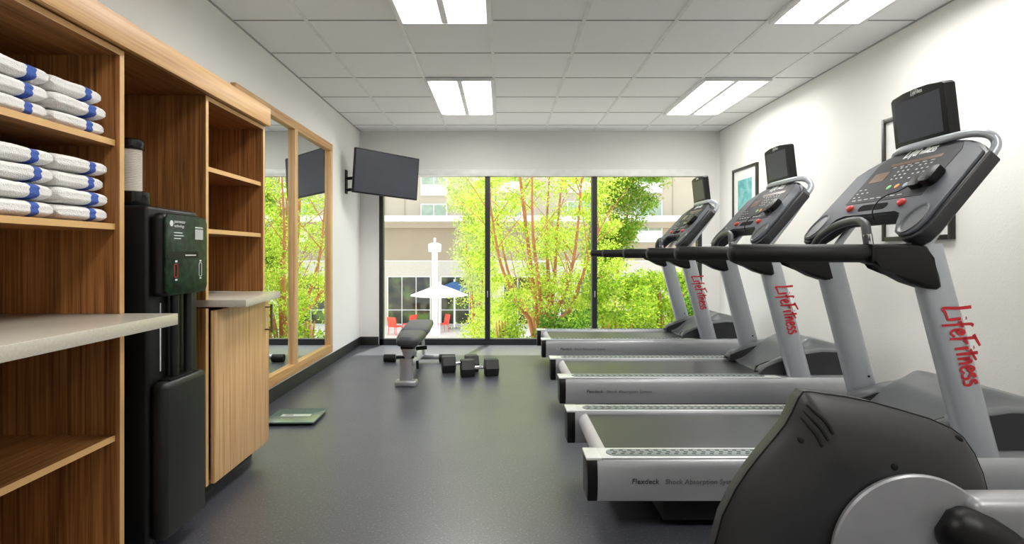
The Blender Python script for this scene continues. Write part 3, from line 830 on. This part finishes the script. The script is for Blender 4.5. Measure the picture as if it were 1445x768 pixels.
        ring_faces(bm, [r_o, r_t, r_i, r_b]); xform(bm, MC); obj('cup_holder', bm, mat('cup_holder_grey', (70, 74, 78), .4), cf)
    bm = nb(); prism(bm, rrect(.185, .262, .275, .355, .016), 'z', .003, .030, .004); prism(bm, rrect(.120, .19, .280, .375, .02), 'z', .003, .042, .006)
    xform(bm, MC); obj('safety_clip', bm, M_dark, cf)
    bm = T([(.25, .29, .02), (.29, .25, .026), (.33, .235, .03), (.365, .20, .03), (.375, .15, .015), (.37, .12, -.02)], .003, 6, 6); xform(bm, MC); obj('safety_cord', bm, M_dark, cf)
    bm, wl = logo_bm('LifeFitness', .05, .0040)
    # reads from the user's side: left of the word at the far side
    s = .20 / wl
    ML = MC @ Matrix(((-1, 0, 0, .53), (0, 1, 0, .528), (0, 0, 1, .0036), (0, 0, 0, 1))) @ Matrix.Scale(s, 4)
    xform(bm, ML); obj('logo_lettering', bm, M_ink, ov, 0)
    # bent tube behind the console
    pts = [(1.40, .07, 1.14), (1.47, .07, 1.24), (1.60, .072, 1.41), (1.705, .074, 1.56), (1.732, .08, 1.612), (1.72, .10, 1.652), (1.697, .17, 1.672), (1.69, .30, 1.675)]
    full = pts + [(x, TW - y - .07, z) for x, y, z in pts[::-1]]
    obj('support_tube', T(full, .0185, 12, 5), M_upr, t)
    # monitor
    Om = Vector((1.690, .275, 1.682)); um = Vector((-.028, 0, .262)).normalized(); nm_ = Vector((-um.z, 0, um.x))
    MM = Matrix(((0, um.x, nm_.x, Om.x), (1, 0, 0, Om.y), (0, um.z, nm_.z, Om.z), (0, 0, 0, 1)))
    ml = [(0.01, 0), (.33, 0), (.34, .01), (.338, .245), (.325, .257), (.25, .266), (.17, .269), (.09, .266), (.015, .257), (.002, .245), (0, .01)]
    ml = [(p[0] * 1.05, p[1]) for p in ml]
    bm = nb(); prism(bm, ml, 'z', -.055, 0, .006, 2); xform(bm, MM); mo = obj('monitor', bm, M_dark, t)
    bm = nb(); box(bm, .030, .326, .030, .228, 0, .001); xform(bm, MM); obj('monitor_screen', bm, M_screen, mo)
    bm, wl = logo_bm('LifeFitness', .03, .0022); s = .075 / wl
    xform(bm, MM @ Matrix(((-1, 0, 0, .21), (0, 1, 0, .243), (0, 0, 1, .0004), (0, 0, 0, 1))) @ Matrix.Scale(s, 4)); obj('logo_lettering', bm, M_ink, mo, 0)
    bm = nb(); box(bm, .03, .055, .008, .012, 0, .001); xform(bm, MM); obj('badge', bm, M_ink, mo)
    bm = nb(); tube(bm, [(1.70, c, 1.56), (1.70, c, 1.64), (1.715, c, 1.70)], .022, 10); box(bm, 1.69, 1.73, c - .07, c + .07, 1.65, 1.685, .006)
    obj('monitor_bracket', bm, M_dark, t)
    obj('power_cable', T([(1.71, c - .05, 1.70), (1.73, c - .08, 1.66), (1.735, c - .10, 1.60), (1.70, c - .08, 1.55)], .005, 6, 5), M_dark, t)
    return t
tr = make_treadmill()
tr.location = (.345, 2.30, 0)
tag(tr, 'silver and grey treadmill nearest the camera, beside the elliptical trainer', 'treadmill', 'treadmills in a row')
t2 = copy_tree(tr); t2.location = (.385, 3.80, 0); t2['label'] = 'silver and grey treadmill in the middle of the row of three'
t3 = copy_tree(tr); t3.location = (.385, 5.49, 0); t3['label'] = 'silver and grey treadmill closest to the window'

# ------------------------------------------------------------------ elliptical trainer in the foreground
el = empty('elliptical_trainer', (1.1, 1.66, 0), 0, 'dark grey elliptical trainer with silver drive disc in the near corner', 'elliptical trainer')
px = [(1000, 820), (1006, 780), (1020, 728), (1039, 690), (1055, 666), (1072, 644), (1092, 620), (1108, 600), (1118, 582), (1127, 562), (1134, 553), (1142, 553), (1160, 556), (1190, 560), (1230, 568),
      (1270, 579), (1310, 591), (1342, 605), (1358, 617), (1374, 640), (1386, 668), (1394, 700), (1398, 740), (1396, 800), (1380, 858), (1340, 876), (1260, 880), (1100, 880), (1030, 872), (1004, 850)]
outl = [at(a, b, 1.66) for a, b in px]; outl = [(p[0], p[2]) for p in outl]
cx_, cz_ = 1.04, .37
def shroud_half(sgn, rings_def):
    bm = nb(); rings = []
    for s, dy in rings_def:
        rings.append([bm.verts.new((cx_ + (x - cx_) * s - 1.1, sgn * dy, cz_ + (z - cz_) * s)) for x, z in outl])
    for a, b in zip(rings, rings[1:]):
        for j in range(len(a)): bm.faces.new((a[j], a[(j + 1) % len(a)], b[(j + 1) % len(a)], b[j]))
    bm.faces.new(rings[-1]); return bm
bm = shroud_half(-1, [(1.0, .002), (.985, .010), (.93, .026), (.84, .046), (.72, .064), (.5, .080)])
sh = obj('side_shroud', bm, M_shroud, el, 60)
bm = shroud_half(1, [(1.0, .002), (1.0, .045), (.96, .07), (.86, .10), (.72, .12), (.5, .13)])
obj('side_shroud', bm, M_shroud, el, 60)
bm = nb(); rr = [(x - 1.1, 0, z) for x, z in outl]
tube(bm, rr + rr[:1], .0035, 8); obj('seam_gasket', bm, M_dark, el)
# front strip of lighter plastic on the far half edge
pts = [(-.52, .11), (-.47, .22), (-.42, .31), (-.36, .39)]
# rounded far-side pod peeping out behind the front edge
bm = nb(); bmesh.ops.create_uvsphere(bm, u_segments=20, v_segments=12, radius=1.0)
for v in bm.verts: v.co = Vector((-.275 + v.co.x * .085, .12 + v.co.y * .06, .36 + v.co.z * .14))
obj('front_pod', bm, M_console, el)
# drive disc
dx, dz = 1.1375 - 1.1, .309
bm = nb(); lathe(bm, [(.10, -.070), (.226, -.085), (.231, -.093), (.231, -.101), (.226, -.106), (.12, -.113), (.02, -.115)], (dx, 0, dz), 'y', 64); dsk = obj('drive_disc', bm, M_disc, el)
# vents, raised dark slots following the bulge
def shroud_y(x, z):
    """y of the near half at world x,z found by radial ratio"""
    best = 1e9
    ang = math.atan2(z - cz_, x - cx_)
    for i in range(len(outl)):
        a = Vector(outl[i]) - Vector((cx_, cz_)); b = Vector(outl[(i + 1) % len(outl)]) - Vector((cx_, cz_)); d = Vector((x - cx_, z - cz_))
        den = d.x * (b.y - a.y) - d.y * (b.x - a.x)
        if abs(den) < 1e-9: continue
        t = (a.x * (b.y - a.y) - a.y * (b.x - a.x)) / den; s = (a.x * d.y - a.y * d.x) / den
        if t > 0 and -1e-6 <= s <= 1 + 1e-6: best = min(best, t)
    ratio = 1 / best
    rd = [(1.0, .002), (.985, .010), (.93, .026), (.84, .046), (.72, .064), (.5, .080), (0, .080)]
    for (s0, y0), (s1, y1) in zip(rd, rd[1:]):
        if ratio >= s1: return -(y0 + (y1 - y0) * (s0 - ratio) / (s0 - s1))
    return -.08
def on_shroud(px_, py_):
    Y = 1.60
    for _ in range(12):
        x, _y, z = at(px_, py_, Y); Y = 1.66 + shroud_y(x, z)
    x, _y, z = at(px_, py_, Y); return (x - 1.1, shroud_y(x, z) - .0005, z)
for a, b, c_, d in (((1138, 571), (1152, 583), (1166, 596), (1176, 613)), ((1134, 580), (1148, 593), (1160, 606), (1169, 622)), ((1130, 589), (1142, 601), (1153, 615), (1161, 631))):
    obj('vent_slot', T([on_shroud(*a), on_shroud(*b), on_shroud(*c_), on_shroud(*d)], [.003, .0065, .007, .005], 8, 5), mat('vent_black', (6, 6, 6), .7), el)
for q in ((1131, 622), (1353, 619)):
    p = on_shroud(*q); bm = nb(); bmesh.ops.create_uvsphere(bm, u_segments=14, v_segments=8, radius=1.0)
    for v in bm.verts: v.co = Vector((p[0] + v.co.x * .013, p[1] + v.co.y * .004, p[2] + v.co.z * .0095 - v.co.x * .006))
    obj('screw_hole', bm, MATS['vent_black'], el)
p = on_shroud(1262, 659); bm = nb(); lathe(bm, [(.009, .004), (.009, -.003), (.006, -.005), (.001, -.0055)], p, 'y', 16); obj('screw_cap', bm, M_dark, el)
# crank cover and pedal arm reaching out of frame
pth = [(.095, -.118, .425), (.11, -.125, .415), (.135, -.130, .40), (.17, -.138, .378), (.22, -.146, .345), (.28, -.152, .31), (.34, -.158, .275)]
obj('crank_boot', T(pth, [.030, .055, .070, .078, .078, .070, .062], 28, 5), M_dark, el)
obj('crank_arm', T([(.33, -.158, .28), (.55, -.17, .17), (.75, -.17, .16)], .04, 16), M_matte, el)
bm = B(.165, .80, -.150, -.045, .33, .485, .03, 4); obj('pedal_arm_cover', bm, M_disc, el)
bm = nb(); box(bm, -.42, 1.15, -.05, .05, .012, .07, .01); box(bm, -.34, -.26, -.30, .34, .0, .06, .012); box(bm, 1.0, 1.08, -.30, .34, .0, .06, .012)
obj('base_frame', bm, M_hooddark, el)

# ------------------------------------------------------------------ adjustable bench
be = empty('weight_bench', (-.83, 5.4, 0), 0, 'adjustable weight bench with grey vinyl pads and silver frame', 'weight bench')
bx, by = -.83, 5.4
def bpad(secs, nm, m=M_vinyl):
    """secs: (y, centre x, half width, z top, thickness)"""
    bm = nb(); rings = []
    for (y, xc, hw, zt, th) in secs:
        ring = []
        for k in range(24):
            a = 2 * math.pi * k / 24; c, s = math.cos(a), math.sin(a)
            ring.append(bm.verts.new((xc - bx + hw * math.copysign(abs(c) ** .45, c), y - by, zt - th / 2 + th / 2 * math.copysign(abs(s) ** .6, s))))
        rings.append(ring)
    ring_faces(bm, rings); return obj(nm, bm, m, be, 60)
bpad([(4.755, -.800, .06, .415, .03), (4.765, -.800, .082, .432, .065), (4.80, -.800, .095, .443, .085), (4.90, -.802, .108, .450, .09), (5.14, -.806, .122, .456, .085), (5.165, -.806, .118, .450, .06)], 'seat_pad')
bpad([(5.18, -.806, .118, .450, .06), (5.20, -.807, .126, .458, .075), (5.40, -.812, .130, .462, .075), (5.90, -.84, .130, .462, .075), (5.95, -.842, .124, .458, .06), (5.965, -.842, .10, .445, .03)], 'back_pad')
bm = nb(); prism(bm, [(-.86 - bx, 4.80 - by), (-.75 - bx, 4.80 - by), (-.74 - bx, 5.10 - by), (-.87 - bx, 5.10 - by)], 'z', .335, .372, .01); obj('seat_bracket', bm, M_matte, be)
bm = nb(); prism(bm, [(-.865 - bx, .33), (-.745 - bx, .33), (-.765 - bx, .27), (-.785 - bx, .245), (-.825 - bx, .245), (-.845 - bx, .27)], 'y', 4.86 - by, 4.95 - by, .006); obj('front_yoke', bm, M_steel, be)
obj('front_post', B(-.885 - bx, -.775 - bx, 4.90 - by, 4.96 - by, .04, .26, .012, 3), M_steel, be)
obj('front_foot', B(-.925 - bx, -.735 - bx, 4.875 - by, 4.985 - by, 0, .05, .014, 3), M_steel, be)
obj('front_roller', T([(-.91 - bx, 4.885 - by, .255), (-.755 - bx, 4.885 - by, .255)], .012, 12), M_matte, be)
bm = nb(); tube(bm, [(-.83 - bx, 4.95 - by, .19), (-.84 - bx, 5.5 - by, .12), (-.86 - bx, 5.97 - by, .09)], [.038, .035, .04], 14)
obj('main_beam', bm, M_lightsilver, be)
bm = nb(); tube(bm, [(-1.15 - bx, 6.0 - by, .055), (-.60 - bx, 6.0 - by, .055)], .028, 14); obj('rear_crossbar', bm, M_steel, be)
for a, b in ((-1.245, -1.12), (-.66, -.495)):
    obj('rear_foot_cap', T([(a - bx, 6.0 - by, .042), (b - bx, 6.0 - by, .042)], .041, 18), M_matte, be)
for xx in (-.875, -.795):
    obj('backrest_support', T([(xx - bx, 5.55 - by, .40), (xx - bx, 5.72 - by, .28), (xx - .005 - bx, 5.80 - by, .12)], .016, 10), M_lightsilver, be)
bm = nb(); box(bm, -.88 - bx, -.80 - bx, 5.15 - by, 5.85 - by, .352, .392, .006); obj('backrest_frame', bm, M_steel, be)
bm = nb(); tube(bm, [(-.80 - bx, 5.30 - by, .26), (-.70 - bx, 5.30 - by, .27)], .018, 10); tube(bm, [(-.76 - bx, 5.1 - by, .18), (-.76 - bx, 5.12 - by, .11)], .012, 8); obj('adjustment_knob', bm, M_matte, be)
bm = nb(); tube(bm, [(-.83 - bx, 5.12 - by, .36), (-.84 - bx, 5.35 - by, .24), (-.84 - bx, 5.45 - by, .14)], .026, 12); obj('seat_strut', bm, M_steel, be)

# ------------------------------------------------------------------ dumbbells
def dumbbell(loc, rz, label):
    t = empty('hex_dumbbell', loc, rz, label, 'dumbbell', 'hex dumbbells on the floor')
    rf = .077; rc = rf / math.cos(R(30))
    for s in (-1, 1):
        bm = nb(); hexp = [(rc * math.cos(R(60 * k)), rf + rc * math.sin(R(60 * k))) for k in range(6)]
        a, b = sorted((s * .048, s * .178)); prism(bm, hexp, 'x', a, b, .012, 3)
        hd = obj('hex_head', bm, mat('rubber_head', (40, 40, 43), .5, bump=(200, .2)), t)
        bm = nb(); lathe(bm, [(.042, s * .178), (.042, s * .1795), (.03, s * .1795)], (0, 0, rf), 'x', 20); obj('end_disc', bm, M_hooddark, hd)
    bm = nb(); tube(bm, [(-.056, 0, rf), (-.03, 0, rf), (0, 0, rf), (.03, 0, rf), (.056, 0, rf)], [.014, .0165, .018, .0165, .014], 14, 4); obj('handle', bm, M_chrome, t)
dumbbell((-.21, 5.33, .001), R(9), 'black hex dumbbell nearer the camera, farther from the bench')
dumbbell((-.405, 5.52, .001), R(12), 'black hex dumbbell next to the bench, partly behind the other one')

# ------------------------------------------------------------------ bathroom scale
scl = empty('floor_scale', (-1.425, 3.935, 0), R(2), 'flat square green glass scale lying on the floor by the mirror', 'scale')
bm = nb(); prism(bm, rrect(-.168, .168, -.168, .168, .012), 'z', .018, .027, .001); obj('glass_platform', bm, mat('green_glass_plate', (118, 142, 132), .08), scl)
obj('scale_base', B(-.155, .155, -.155, .155, .004, .018, .003), M_matte, scl)
obj('display_strip', B(-.10, .10, -.03, .02, .0268, .0278), mat('scale_display', (206, 216, 210), .25), scl)
obj('display_window', B(-.075, -.02, -.018, .010, .0276, .0284), mat('scale_lcd', (150, 160, 150), .2), scl)
for a in (-.13, .13):
    for b in (-.13, .13):
        bm = nb(); lathe(bm, [(.014, 0), (.014, .005)], (a, b, 0), n=12); obj('rubber_foot', bm, M_matte, scl)

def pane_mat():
    m = bpy.data.materials.new('dark_window_painted_green_reflections'); m.use_nodes = True  # greenery reflections painted into the pane colour as noise
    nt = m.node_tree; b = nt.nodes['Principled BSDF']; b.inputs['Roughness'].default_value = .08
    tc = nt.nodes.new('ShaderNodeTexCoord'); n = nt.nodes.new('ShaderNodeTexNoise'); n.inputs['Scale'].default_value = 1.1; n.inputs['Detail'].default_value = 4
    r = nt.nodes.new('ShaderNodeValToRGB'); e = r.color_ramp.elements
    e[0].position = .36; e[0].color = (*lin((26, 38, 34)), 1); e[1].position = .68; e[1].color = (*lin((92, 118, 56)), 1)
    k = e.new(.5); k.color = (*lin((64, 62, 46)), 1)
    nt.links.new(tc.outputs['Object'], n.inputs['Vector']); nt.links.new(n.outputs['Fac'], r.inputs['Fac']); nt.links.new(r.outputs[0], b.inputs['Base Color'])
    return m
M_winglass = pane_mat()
# ------------------------------------------------------------------ outside: ground, hotel wing, patio things
GZ = -3.0
bm = nb(); box(bm, -30, 45, YB + .3, 60, GZ - .2, GZ); struct('ground', bm, M_patio)
bw = empty('hotel_wing', (4, 33, GZ), 0, 'beige hotel wing with white canopy across the patio', 'building')
BY = 33.0
def bpart(nm, px0, px1, py0, py1, Y0, Y1, m, parent=bw):
    x0, _, z1 = at(px0, py0, BY); x1, _, z0 = at(px1, py1, BY)
    return obj(nm, B(x0 - 4, x1 - 4, Y0 - 33, Y1 - 33, z0 - GZ, z1 - GZ), m, parent)
bpart('wall', 330, 1200, 369, 461, 33, 33.4, M_cream)
bpart('wall_panel', 330, 1200, 322, 368, 32.95, 33.4, M_facadedk)
bpart('soffit', 330, 1200, 314, 322, 32.7, 33.4, M_facade)
bpart('canopy', 330, 1200, 306.5, 314, 31.6, 33.4, M_white)
bpart('upper_wall', 330, 1200, 60, 306.5, 33.1, 33.6, M_facade)
bpart('roof', 330, 1200, 56, 60, 32.9, 45, M_white)
def bwindow(px0, px1, py0, py1, cols, rows, glass, depth=32.93):
    f = bpart('window', px0, px1, py0, py1, depth, depth + .16, M_white)
    wv_, hv_ = (px1 - px0), (py1 - py0); b = 1.2
    # panes sit just proud of the frame slab; frame shows between them
    bm = nb()
    for i in range(cols):
        for j in range(rows):
            a0 = px0 + b + (wv_ - b) * i / cols; a1 = px0 + (wv_ - b) * (i + 1) / cols
            r0, r1 = ((0, .7), (.7, 1.0))[j] if rows == 2 else (0, 1)
            c0_ = py0 + b + (hv_ - b) * r0; c1_ = py0 + (hv_ - b) * r1
            x0, _, z1 = at(a0, c0_, BY); x1, _, z0 = at(a1, c1_, BY)
            box(bm, x0 - 4, x1 - 4, depth - 33 - .02, depth - 33 + .02, z0 - GZ, z1 - GZ)
    obj('pane', bm, glass, f)
bwindow(547, 608, 390, 458, 3, 2, M_winglass); bwindow(622, 683, 390, 458, 3, 2, M_winglass)
for a in (710, 790, 870, 950): bwindow(a, a + 61, 390, 458, 3, 2, M_winglass)
bwindow(594, 631, 288, 306, 2, 1, M_curtain); bwindow(594, 631, 246, 262, 2, 1, M_curtain)
bpart('window_apron', 594, 631, 262.5, 276, 32.96, 33.12, M_white)
for a, b in ((895, 934), (700, 737), (800, 837)):
    bwindow(a, b, 284, 327 if a == 895 else 306, 2, 1, M_curtain, 32.9 if a == 895 else 32.93); bpart('window_apron', a, b, 327 if a == 895 else 306, 342 if a == 895 else 307, 32.88, 33.0, M_white)
    bwindow(a, b, 215, 258, 2, 1, M_curtain); bpart('window_apron', a, b, 258, 272, 32.9, 33.12, M_white)
bm = nb()
x, _, z = at(571, 300, BY)
for q in (543, 571, 870, 950): 
    x = at(q, 300, BY)[0]; box(bm, x - 4 - .03, x - 4 + .03, .07, .12, at(0, 306, BY)[2] - GZ, at(0, 60, BY)[2] - GZ)
obj('wall_joint', bm, M_facadedk, bw)
# lamp post and parasols
lp = empty('lamp_post', (at(613.5, 473, 29)[0], 29, GZ), 0, 'white lamp post on the patio beyond the window', 'lamp post')
bm = nb(); lathe(bm, [(.22, 0), (.22, .3), (.15, .34), (.15, 4.2)], n=16); obj('post', bm, M_white, lp)
bm = nb(); lathe(bm, [(.1, 4.2), (.32, 4.25), (.34, 4.62), (.2, 4.7)], n=16); obj('lamp_head', bm, M_white, lp)
bm = nb(); lathe(bm, [(.06, 4.7), (.06, 4.95)], n=8); obj('finial', bm, M_white, lp)
def parasol(pxc, pyt, Y, rad, drop, m, label):
    x, _, z = at(pxc, pyt, Y)
    t = empty('patio_parasol', (x, Y, GZ), 0, label, 'parasol'); hh = z - GZ
    bm = nb(); n = 8
    top = bm.verts.new((0, 0, hh)); under = bm.verts.new((0, 0, hh - .06))
    r1 = [bm.verts.new((rad * math.cos(2 * math.pi * k / n + .2), rad * math.sin(2 * math.pi * k / n + .2), hh - drop)) for k in range(n)]
    r2 = [bm.verts.new((v.co.x, v.co.y, v.co.z - .06)) for v in r1]
    for k in range(n):
        bm.faces.new((top, r1[k], r1[(k + 1) % n])); bm.faces.new((under, r2[(k + 1) % n], r2[k])); bm.faces.new((r1[k], r2[k], r2[(k + 1) % n], r1[(k + 1) % n]))
    obj('canopy', bm, m, t, 0)
    obj('pole', T([(0, 0, 0), (0, 0, hh + .1)], .04, 8), M_white, t)
    bm = nb(); lathe(bm, [(.35, 0), (.35, .08), (.06, .12)], n=16); obj('base_plate', bm, M_steel, t)
parasol(620, 401, 27, 1.35, .50, mat('white_canvas', (236, 236, 234), .8), 'white patio parasol in front of the hotel windows')
parasol(641, 397, 31, 1.2, .45, mat('blue_canvas', (52, 92, 138), .8), 'blue patio parasol behind the white one')
def patio_chair(pxc, pyb, Y, rz, label):
    x, _, z = at(pxc, pyb, Y)
    t = empty('patio_chair', (x, Y, GZ), rz, label, 'chair', 'coral chairs on the patio')
    bm = nb(); box(bm, -.28, .28, -.26, .26, .40, .45, .02); obj('seat', bm, M_orange, t)
    bm = nb(); prism(bm, [(.20, .44), (.26, .44), (.36, .92), (.30, .92)], 'x', -.27, .27, .01); obj('backrest', bm, M_orange, t)
    for a in (-.24, .24):
        for b in (-.22, .22): obj('leg', T([(a, b, .41), (a * 1.1, b * 1.15, 0)], .018, 8), M_orange, t)
patio_chair(558, 470, 29, R(150), 'coral patio chair near the left edge of the window view')
patio_chair(577, 468, 30, R(-120), 'coral patio chair seen just behind the bench pad')
patio_chair(624, 468, 30, R(-60), 'coral patio chair at the foot of the lamp post')

# ------------------------------------------------------------------ trees and shrubs
def leaves_mesh(name, centers, radii, counts, size, m, parent=None, seed=0, droop=0.0, power=.5):
    rng = np.random.default_rng(seed)
    P = []
    for c, r, n in zip(centers, radii, counts):
        d = rng.normal(size=(n, 3)); d /= np.linalg.norm(d, axis=1)[:, None]
        q = rng.random(n) ** power
        P.append(np.array(c) + d * q[:, None] * np.array(r))
    P = np.concatenate(P); n = len(P)
    a = rng.normal(size=(n, 3)); a[:, 2] -= droop; a /= np.linalg.norm(a, axis=1)[:, None]
    b = rng.normal(size=(n, 3)); b -= a * (a * b).sum(1)[:, None]; b /= np.linalg.norm(b, axis=1)[:, None]
    s = size * rng.uniform(.6, 1.3, n)[:, None]
    v = np.stack([P - a * s, P + b * s * .42, P + a * s, P - b * s * .42], 1).reshape(-1, 3).astype(np.float32)
    me = bpy.data.meshes.new(name)
    me.vertices.add(4 * n); me.vertices.foreach_set('co', v.ravel())
    me.loops.add(4 * n); me.loops.foreach_set('vertex_index', np.arange(4 * n, dtype=np.int32))
    me.polygons.add(n); me.polygons.foreach_set('loop_start', np.arange(0, 4 * n, 4, dtype=np.int32))
    me.update(calc_edges=True); me.validate()
    me.materials.append(m)
    o = bpy.data.objects.new(name, me); COL.objects.link(o)
    if parent is not None: o.parent = parent
    return o
L_bright = leaf_mat('bright_leaves', [(130, 164, 48), (174, 200, 66), (204, 220, 92), (218, 226, 120)])
L_pale = leaf_mat('pale_leaves', [(160, 182, 100), (194, 206, 136), (210, 216, 160)])
L_mid = leaf_mat('mid_leaves', [(76, 120, 34), (116, 160, 50), (150, 184, 70), (160, 140, 60)])
L_shrub = leaf_mat('yellow_green_leaves', [(118, 158, 48), (170, 200, 62), (202, 218, 84), (92, 132, 48)])
L_dark = leaf_mat('dark_leaves', [(60, 100, 40), (96, 140, 50), (140, 176, 66)])

def stems(t, bx_, by_, specs, r0=.07):
    """specs: list of polylines relative to the tree base"""
    for i, s in enumerate(specs):
        k = len(s); bm = T([(p[0], p[1], p[2]) for p in s], [r0 * (1 - .75 * j / (k - 1)) for j in range(k)], 8, 4)
        obj('stem', bm, M_bark, t)
def tree(loc, specs, cl, mt, size, label, cat='tree', name='garden_tree', seed=1, r0=.07, droop=0.0, grp='trees outside the window', power=.5):
    t = empty(name, loc, 0, label, cat, grp)
    stems(t, 0, 0, specs, r0)
    leaves_mesh('foliage', [c[0] for c in cl], [c[1] for c in cl], [c[2] for c in cl], size, mt, t, seed, droop, power)
    return t
def rel(pxv, pyv, Y, loc):
    p = at(pxv, pyv, Y); return (p[0] - loc[0], p[1] - loc[1], p[2] - loc[2])
# multi-stemmed tree filling the middle pane
rng = random.Random(11)
def branchy(loc, base, tips, n, seed, Y):
    """thin side branches leaving the main stems, px-free: given in metres relative to the base"""
    rg = random.Random(seed); out = []
    for k in range(n):
        st = rg.choice(base); a = rg.randint(1, len(st) - 2); t_ = rg.random()
        p = Vector(st[a]).lerp(Vector(st[a + 1]), t_)
        d = Vector((rg.uniform(-1, 1), rg.uniform(-.6, .6), rg.uniform(.7, 1.7))).normalized()
        L = rg.uniform(.5, 1.4); q = p + d * L * .5 + Vector((0, 0, .05)); e = p + d * L + Vector((d.x * .15, 0, .1 * L))
        out.append([tuple(p), tuple(q), tuple(e)])
    return out
def twigs(t, sp, r=.012):
    for q in sp: obj('branch', T(q, [r, r * .7, r * .3], 5, 3), M_bark, t)
loc = (at(768, 0, 11.5)[0], 11.5, GZ)
def S(*pp): return [(0, 0, 0)] + [rel(a, b, c, loc) for a, b, c in pp]
specs = [S((760, 470, 11.5), (752, 400, 11.4), (742, 320, 11.2), (733, 240, 11.0), (728, 180, 11)), S((764, 470, 11.4), (760, 400, 11.1), (752, 330, 10.8), (751, 240, 10.6)),
         S((770, 470, 11.5), (774, 400, 11.6), (771, 330, 11.8), (776, 240, 12)), S((774, 470, 11.6), (782, 400, 11.9), (786, 330, 12.2), (795, 230, 12.4)),
         S((778, 470, 11.4), (798, 410, 11.3), (812, 350, 11.1), (822, 240, 11)), S((785, 470, 11.3), (803, 440, 11.1), (822, 390, 10.8), (845, 320, 10.6)),
         S((758, 470, 11.6), (738, 430, 12), (716, 380, 12.4), (700, 300, 12.6)), S((752, 470, 11.3), (730, 430, 11.1), (706, 370, 10.9), (692, 290, 10.7))]
cl = []
for k in range(230):
    pxv = rng.uniform(660, 872); pyv = rng.uniform(185, 475); Y = rng.uniform(10.4, 13.4)
    r_ = rng.uniform(.16, .5)
    c = rel(pxv, pyv, Y, loc); cl.append((c, (r_ * 1.1, r_, r_ * .55), int(120 + 260 * r_)))
tm_ = tree(loc, specs, cl, L_bright, .030, 'multi-stemmed tree with orange-brown bark filling the middle window pane', seed=3, r0=.062, power=.6)
twigs(tm_, branchy(loc, specs, None, 60, 4, 11.5))
# weeping pale tree at the right of the first pane
loc = (at(672, 0, 14.6)[0], 14.6, GZ)
specs = [S((668, 470, 14.6), (664, 400, 14.6), (655, 320, 14.6), (650, 250, 14.6)), S((674, 470, 14.7), (682, 380, 14.8), (684, 260, 15.0))]
cl = []
for k in range(150):
    pyv = rng.uniform(235, 478); lim = 634 + max(0, (pyv - 320)) * .30 - (4 if pyv < 300 else 0)
    pxv = rng.uniform(lim, 702); Y = rng.uniform(13.8, 15.6)
    r_ = rng.uniform(.14, .36)
    cl.append((rel(pxv, pyv, Y, loc), (r_, r_, r_ * .9), int(60 + 260 * r_)))
tree(loc, specs, cl, L_pale, .038, 'pale drooping tree at the edge of the first window pane', seed=5, droop=.8, r0=.05, power=.6)
# darker olive tree at the top of the third pane
loc = (at(862, 0, 14.6)[0], 14.6, GZ)
specs = [S((860, 470, 14.6), (858, 380, 14.6), (862, 300, 14.6), (872, 240, 14.6)), S((864, 470, 14.7), (875, 360, 14.8), (893, 270, 15)), S((856, 470, 14.5), (848, 380, 14.4), (845, 260, 14.3))]
cl = []
for k in range(150):
    pyv = rng.uniform(190, 400); lim = 934 - max(0, pyv - 262) * .62
    pxv = rng.uniform(836, max(lim, 850)); Y = rng.uniform(14.0, 15.6)
    r_ = rng.uniform(.18, .42)
    cl.append((rel(pxv, pyv, Y, loc), (r_, r_, r_ * .7), int(100 + 380 * r_)))
tree(loc, specs, cl, L_mid, .04, 'darker olive-leaved tree in the upper corner of the third pane', seed=7, power=.6)
# shrubs below
def shrub(pxc, pyt, Y, hw, mt, label, seed, n=9000, size=.04):
    x, _, z = at(pxc, pyt, Y); t = empty('garden_shrub', (x, Y, GZ), 0, label, 'shrub', 'shrubs outside the window')
    hh = z - GZ; rg = random.Random(seed)
    for k in range(5):
        a = rg.uniform(-.5, .5) * hw; obj('stem', T([(a * .2, 0, 0), (a * .6, rg.uniform(-.2, .2), hh * .5), (a, rg.uniform(-.3, .3), hh * .85)], [.04, .03, .012], 7, 3), M_bark, t)
    cs = []
    for k in range(26):
        an = rg.uniform(-1, 1); zz = rg.uniform(.35, 1.0)
        cs.append(((an * hw * math.sqrt(max(.05, 1.05 - zz * .75)), rg.uniform(-.4, .4) * hw, hh * zz - .2), (.30, .30, .26), n // 26))
    leaves_mesh('foliage', [c[0] for c in cs], [c[1] for c in cs], [c[2] for c in cs], size, mt, t, seed)
shrub(872, 385, 10.8, .95, L_shrub, 'yellow-green shrub behind the second mullion, in front of the olive tree', 21, 12000)
shrub(925, 375, 12.0, 1.1, L_shrub, 'tall yellow-green shrub seen through the gap under the handrails', 22, 14000)
shrub(985, 380, 11.2, .9, L_dark, 'darker green shrub at the far right of the window', 23, 9000)
shrub(1040, 360, 11.8, 1.1, L_shrub, 'bright shrub beyond the window seen in the wall mirror', 24, 9000)
shrub(950, 372, 14.5, 1.2, L_shrub, 'bright shrub behind the darker green one, beyond the second treadmill rail', 28, 12000)
shrub(722, 415, 10.4, .62, L_shrub, 'bright shrub just beyond the first mullion', 25, 9000)
shrub(800, 430, 10.2, .7, L_dark, 'low dark green shrub beneath the multi-stemmed tree', 26, 8000)
shrub(845, 425, 12.6, .8, L_shrub, 'small bright shrub behind the multi-stemmed tree', 27, 8000)
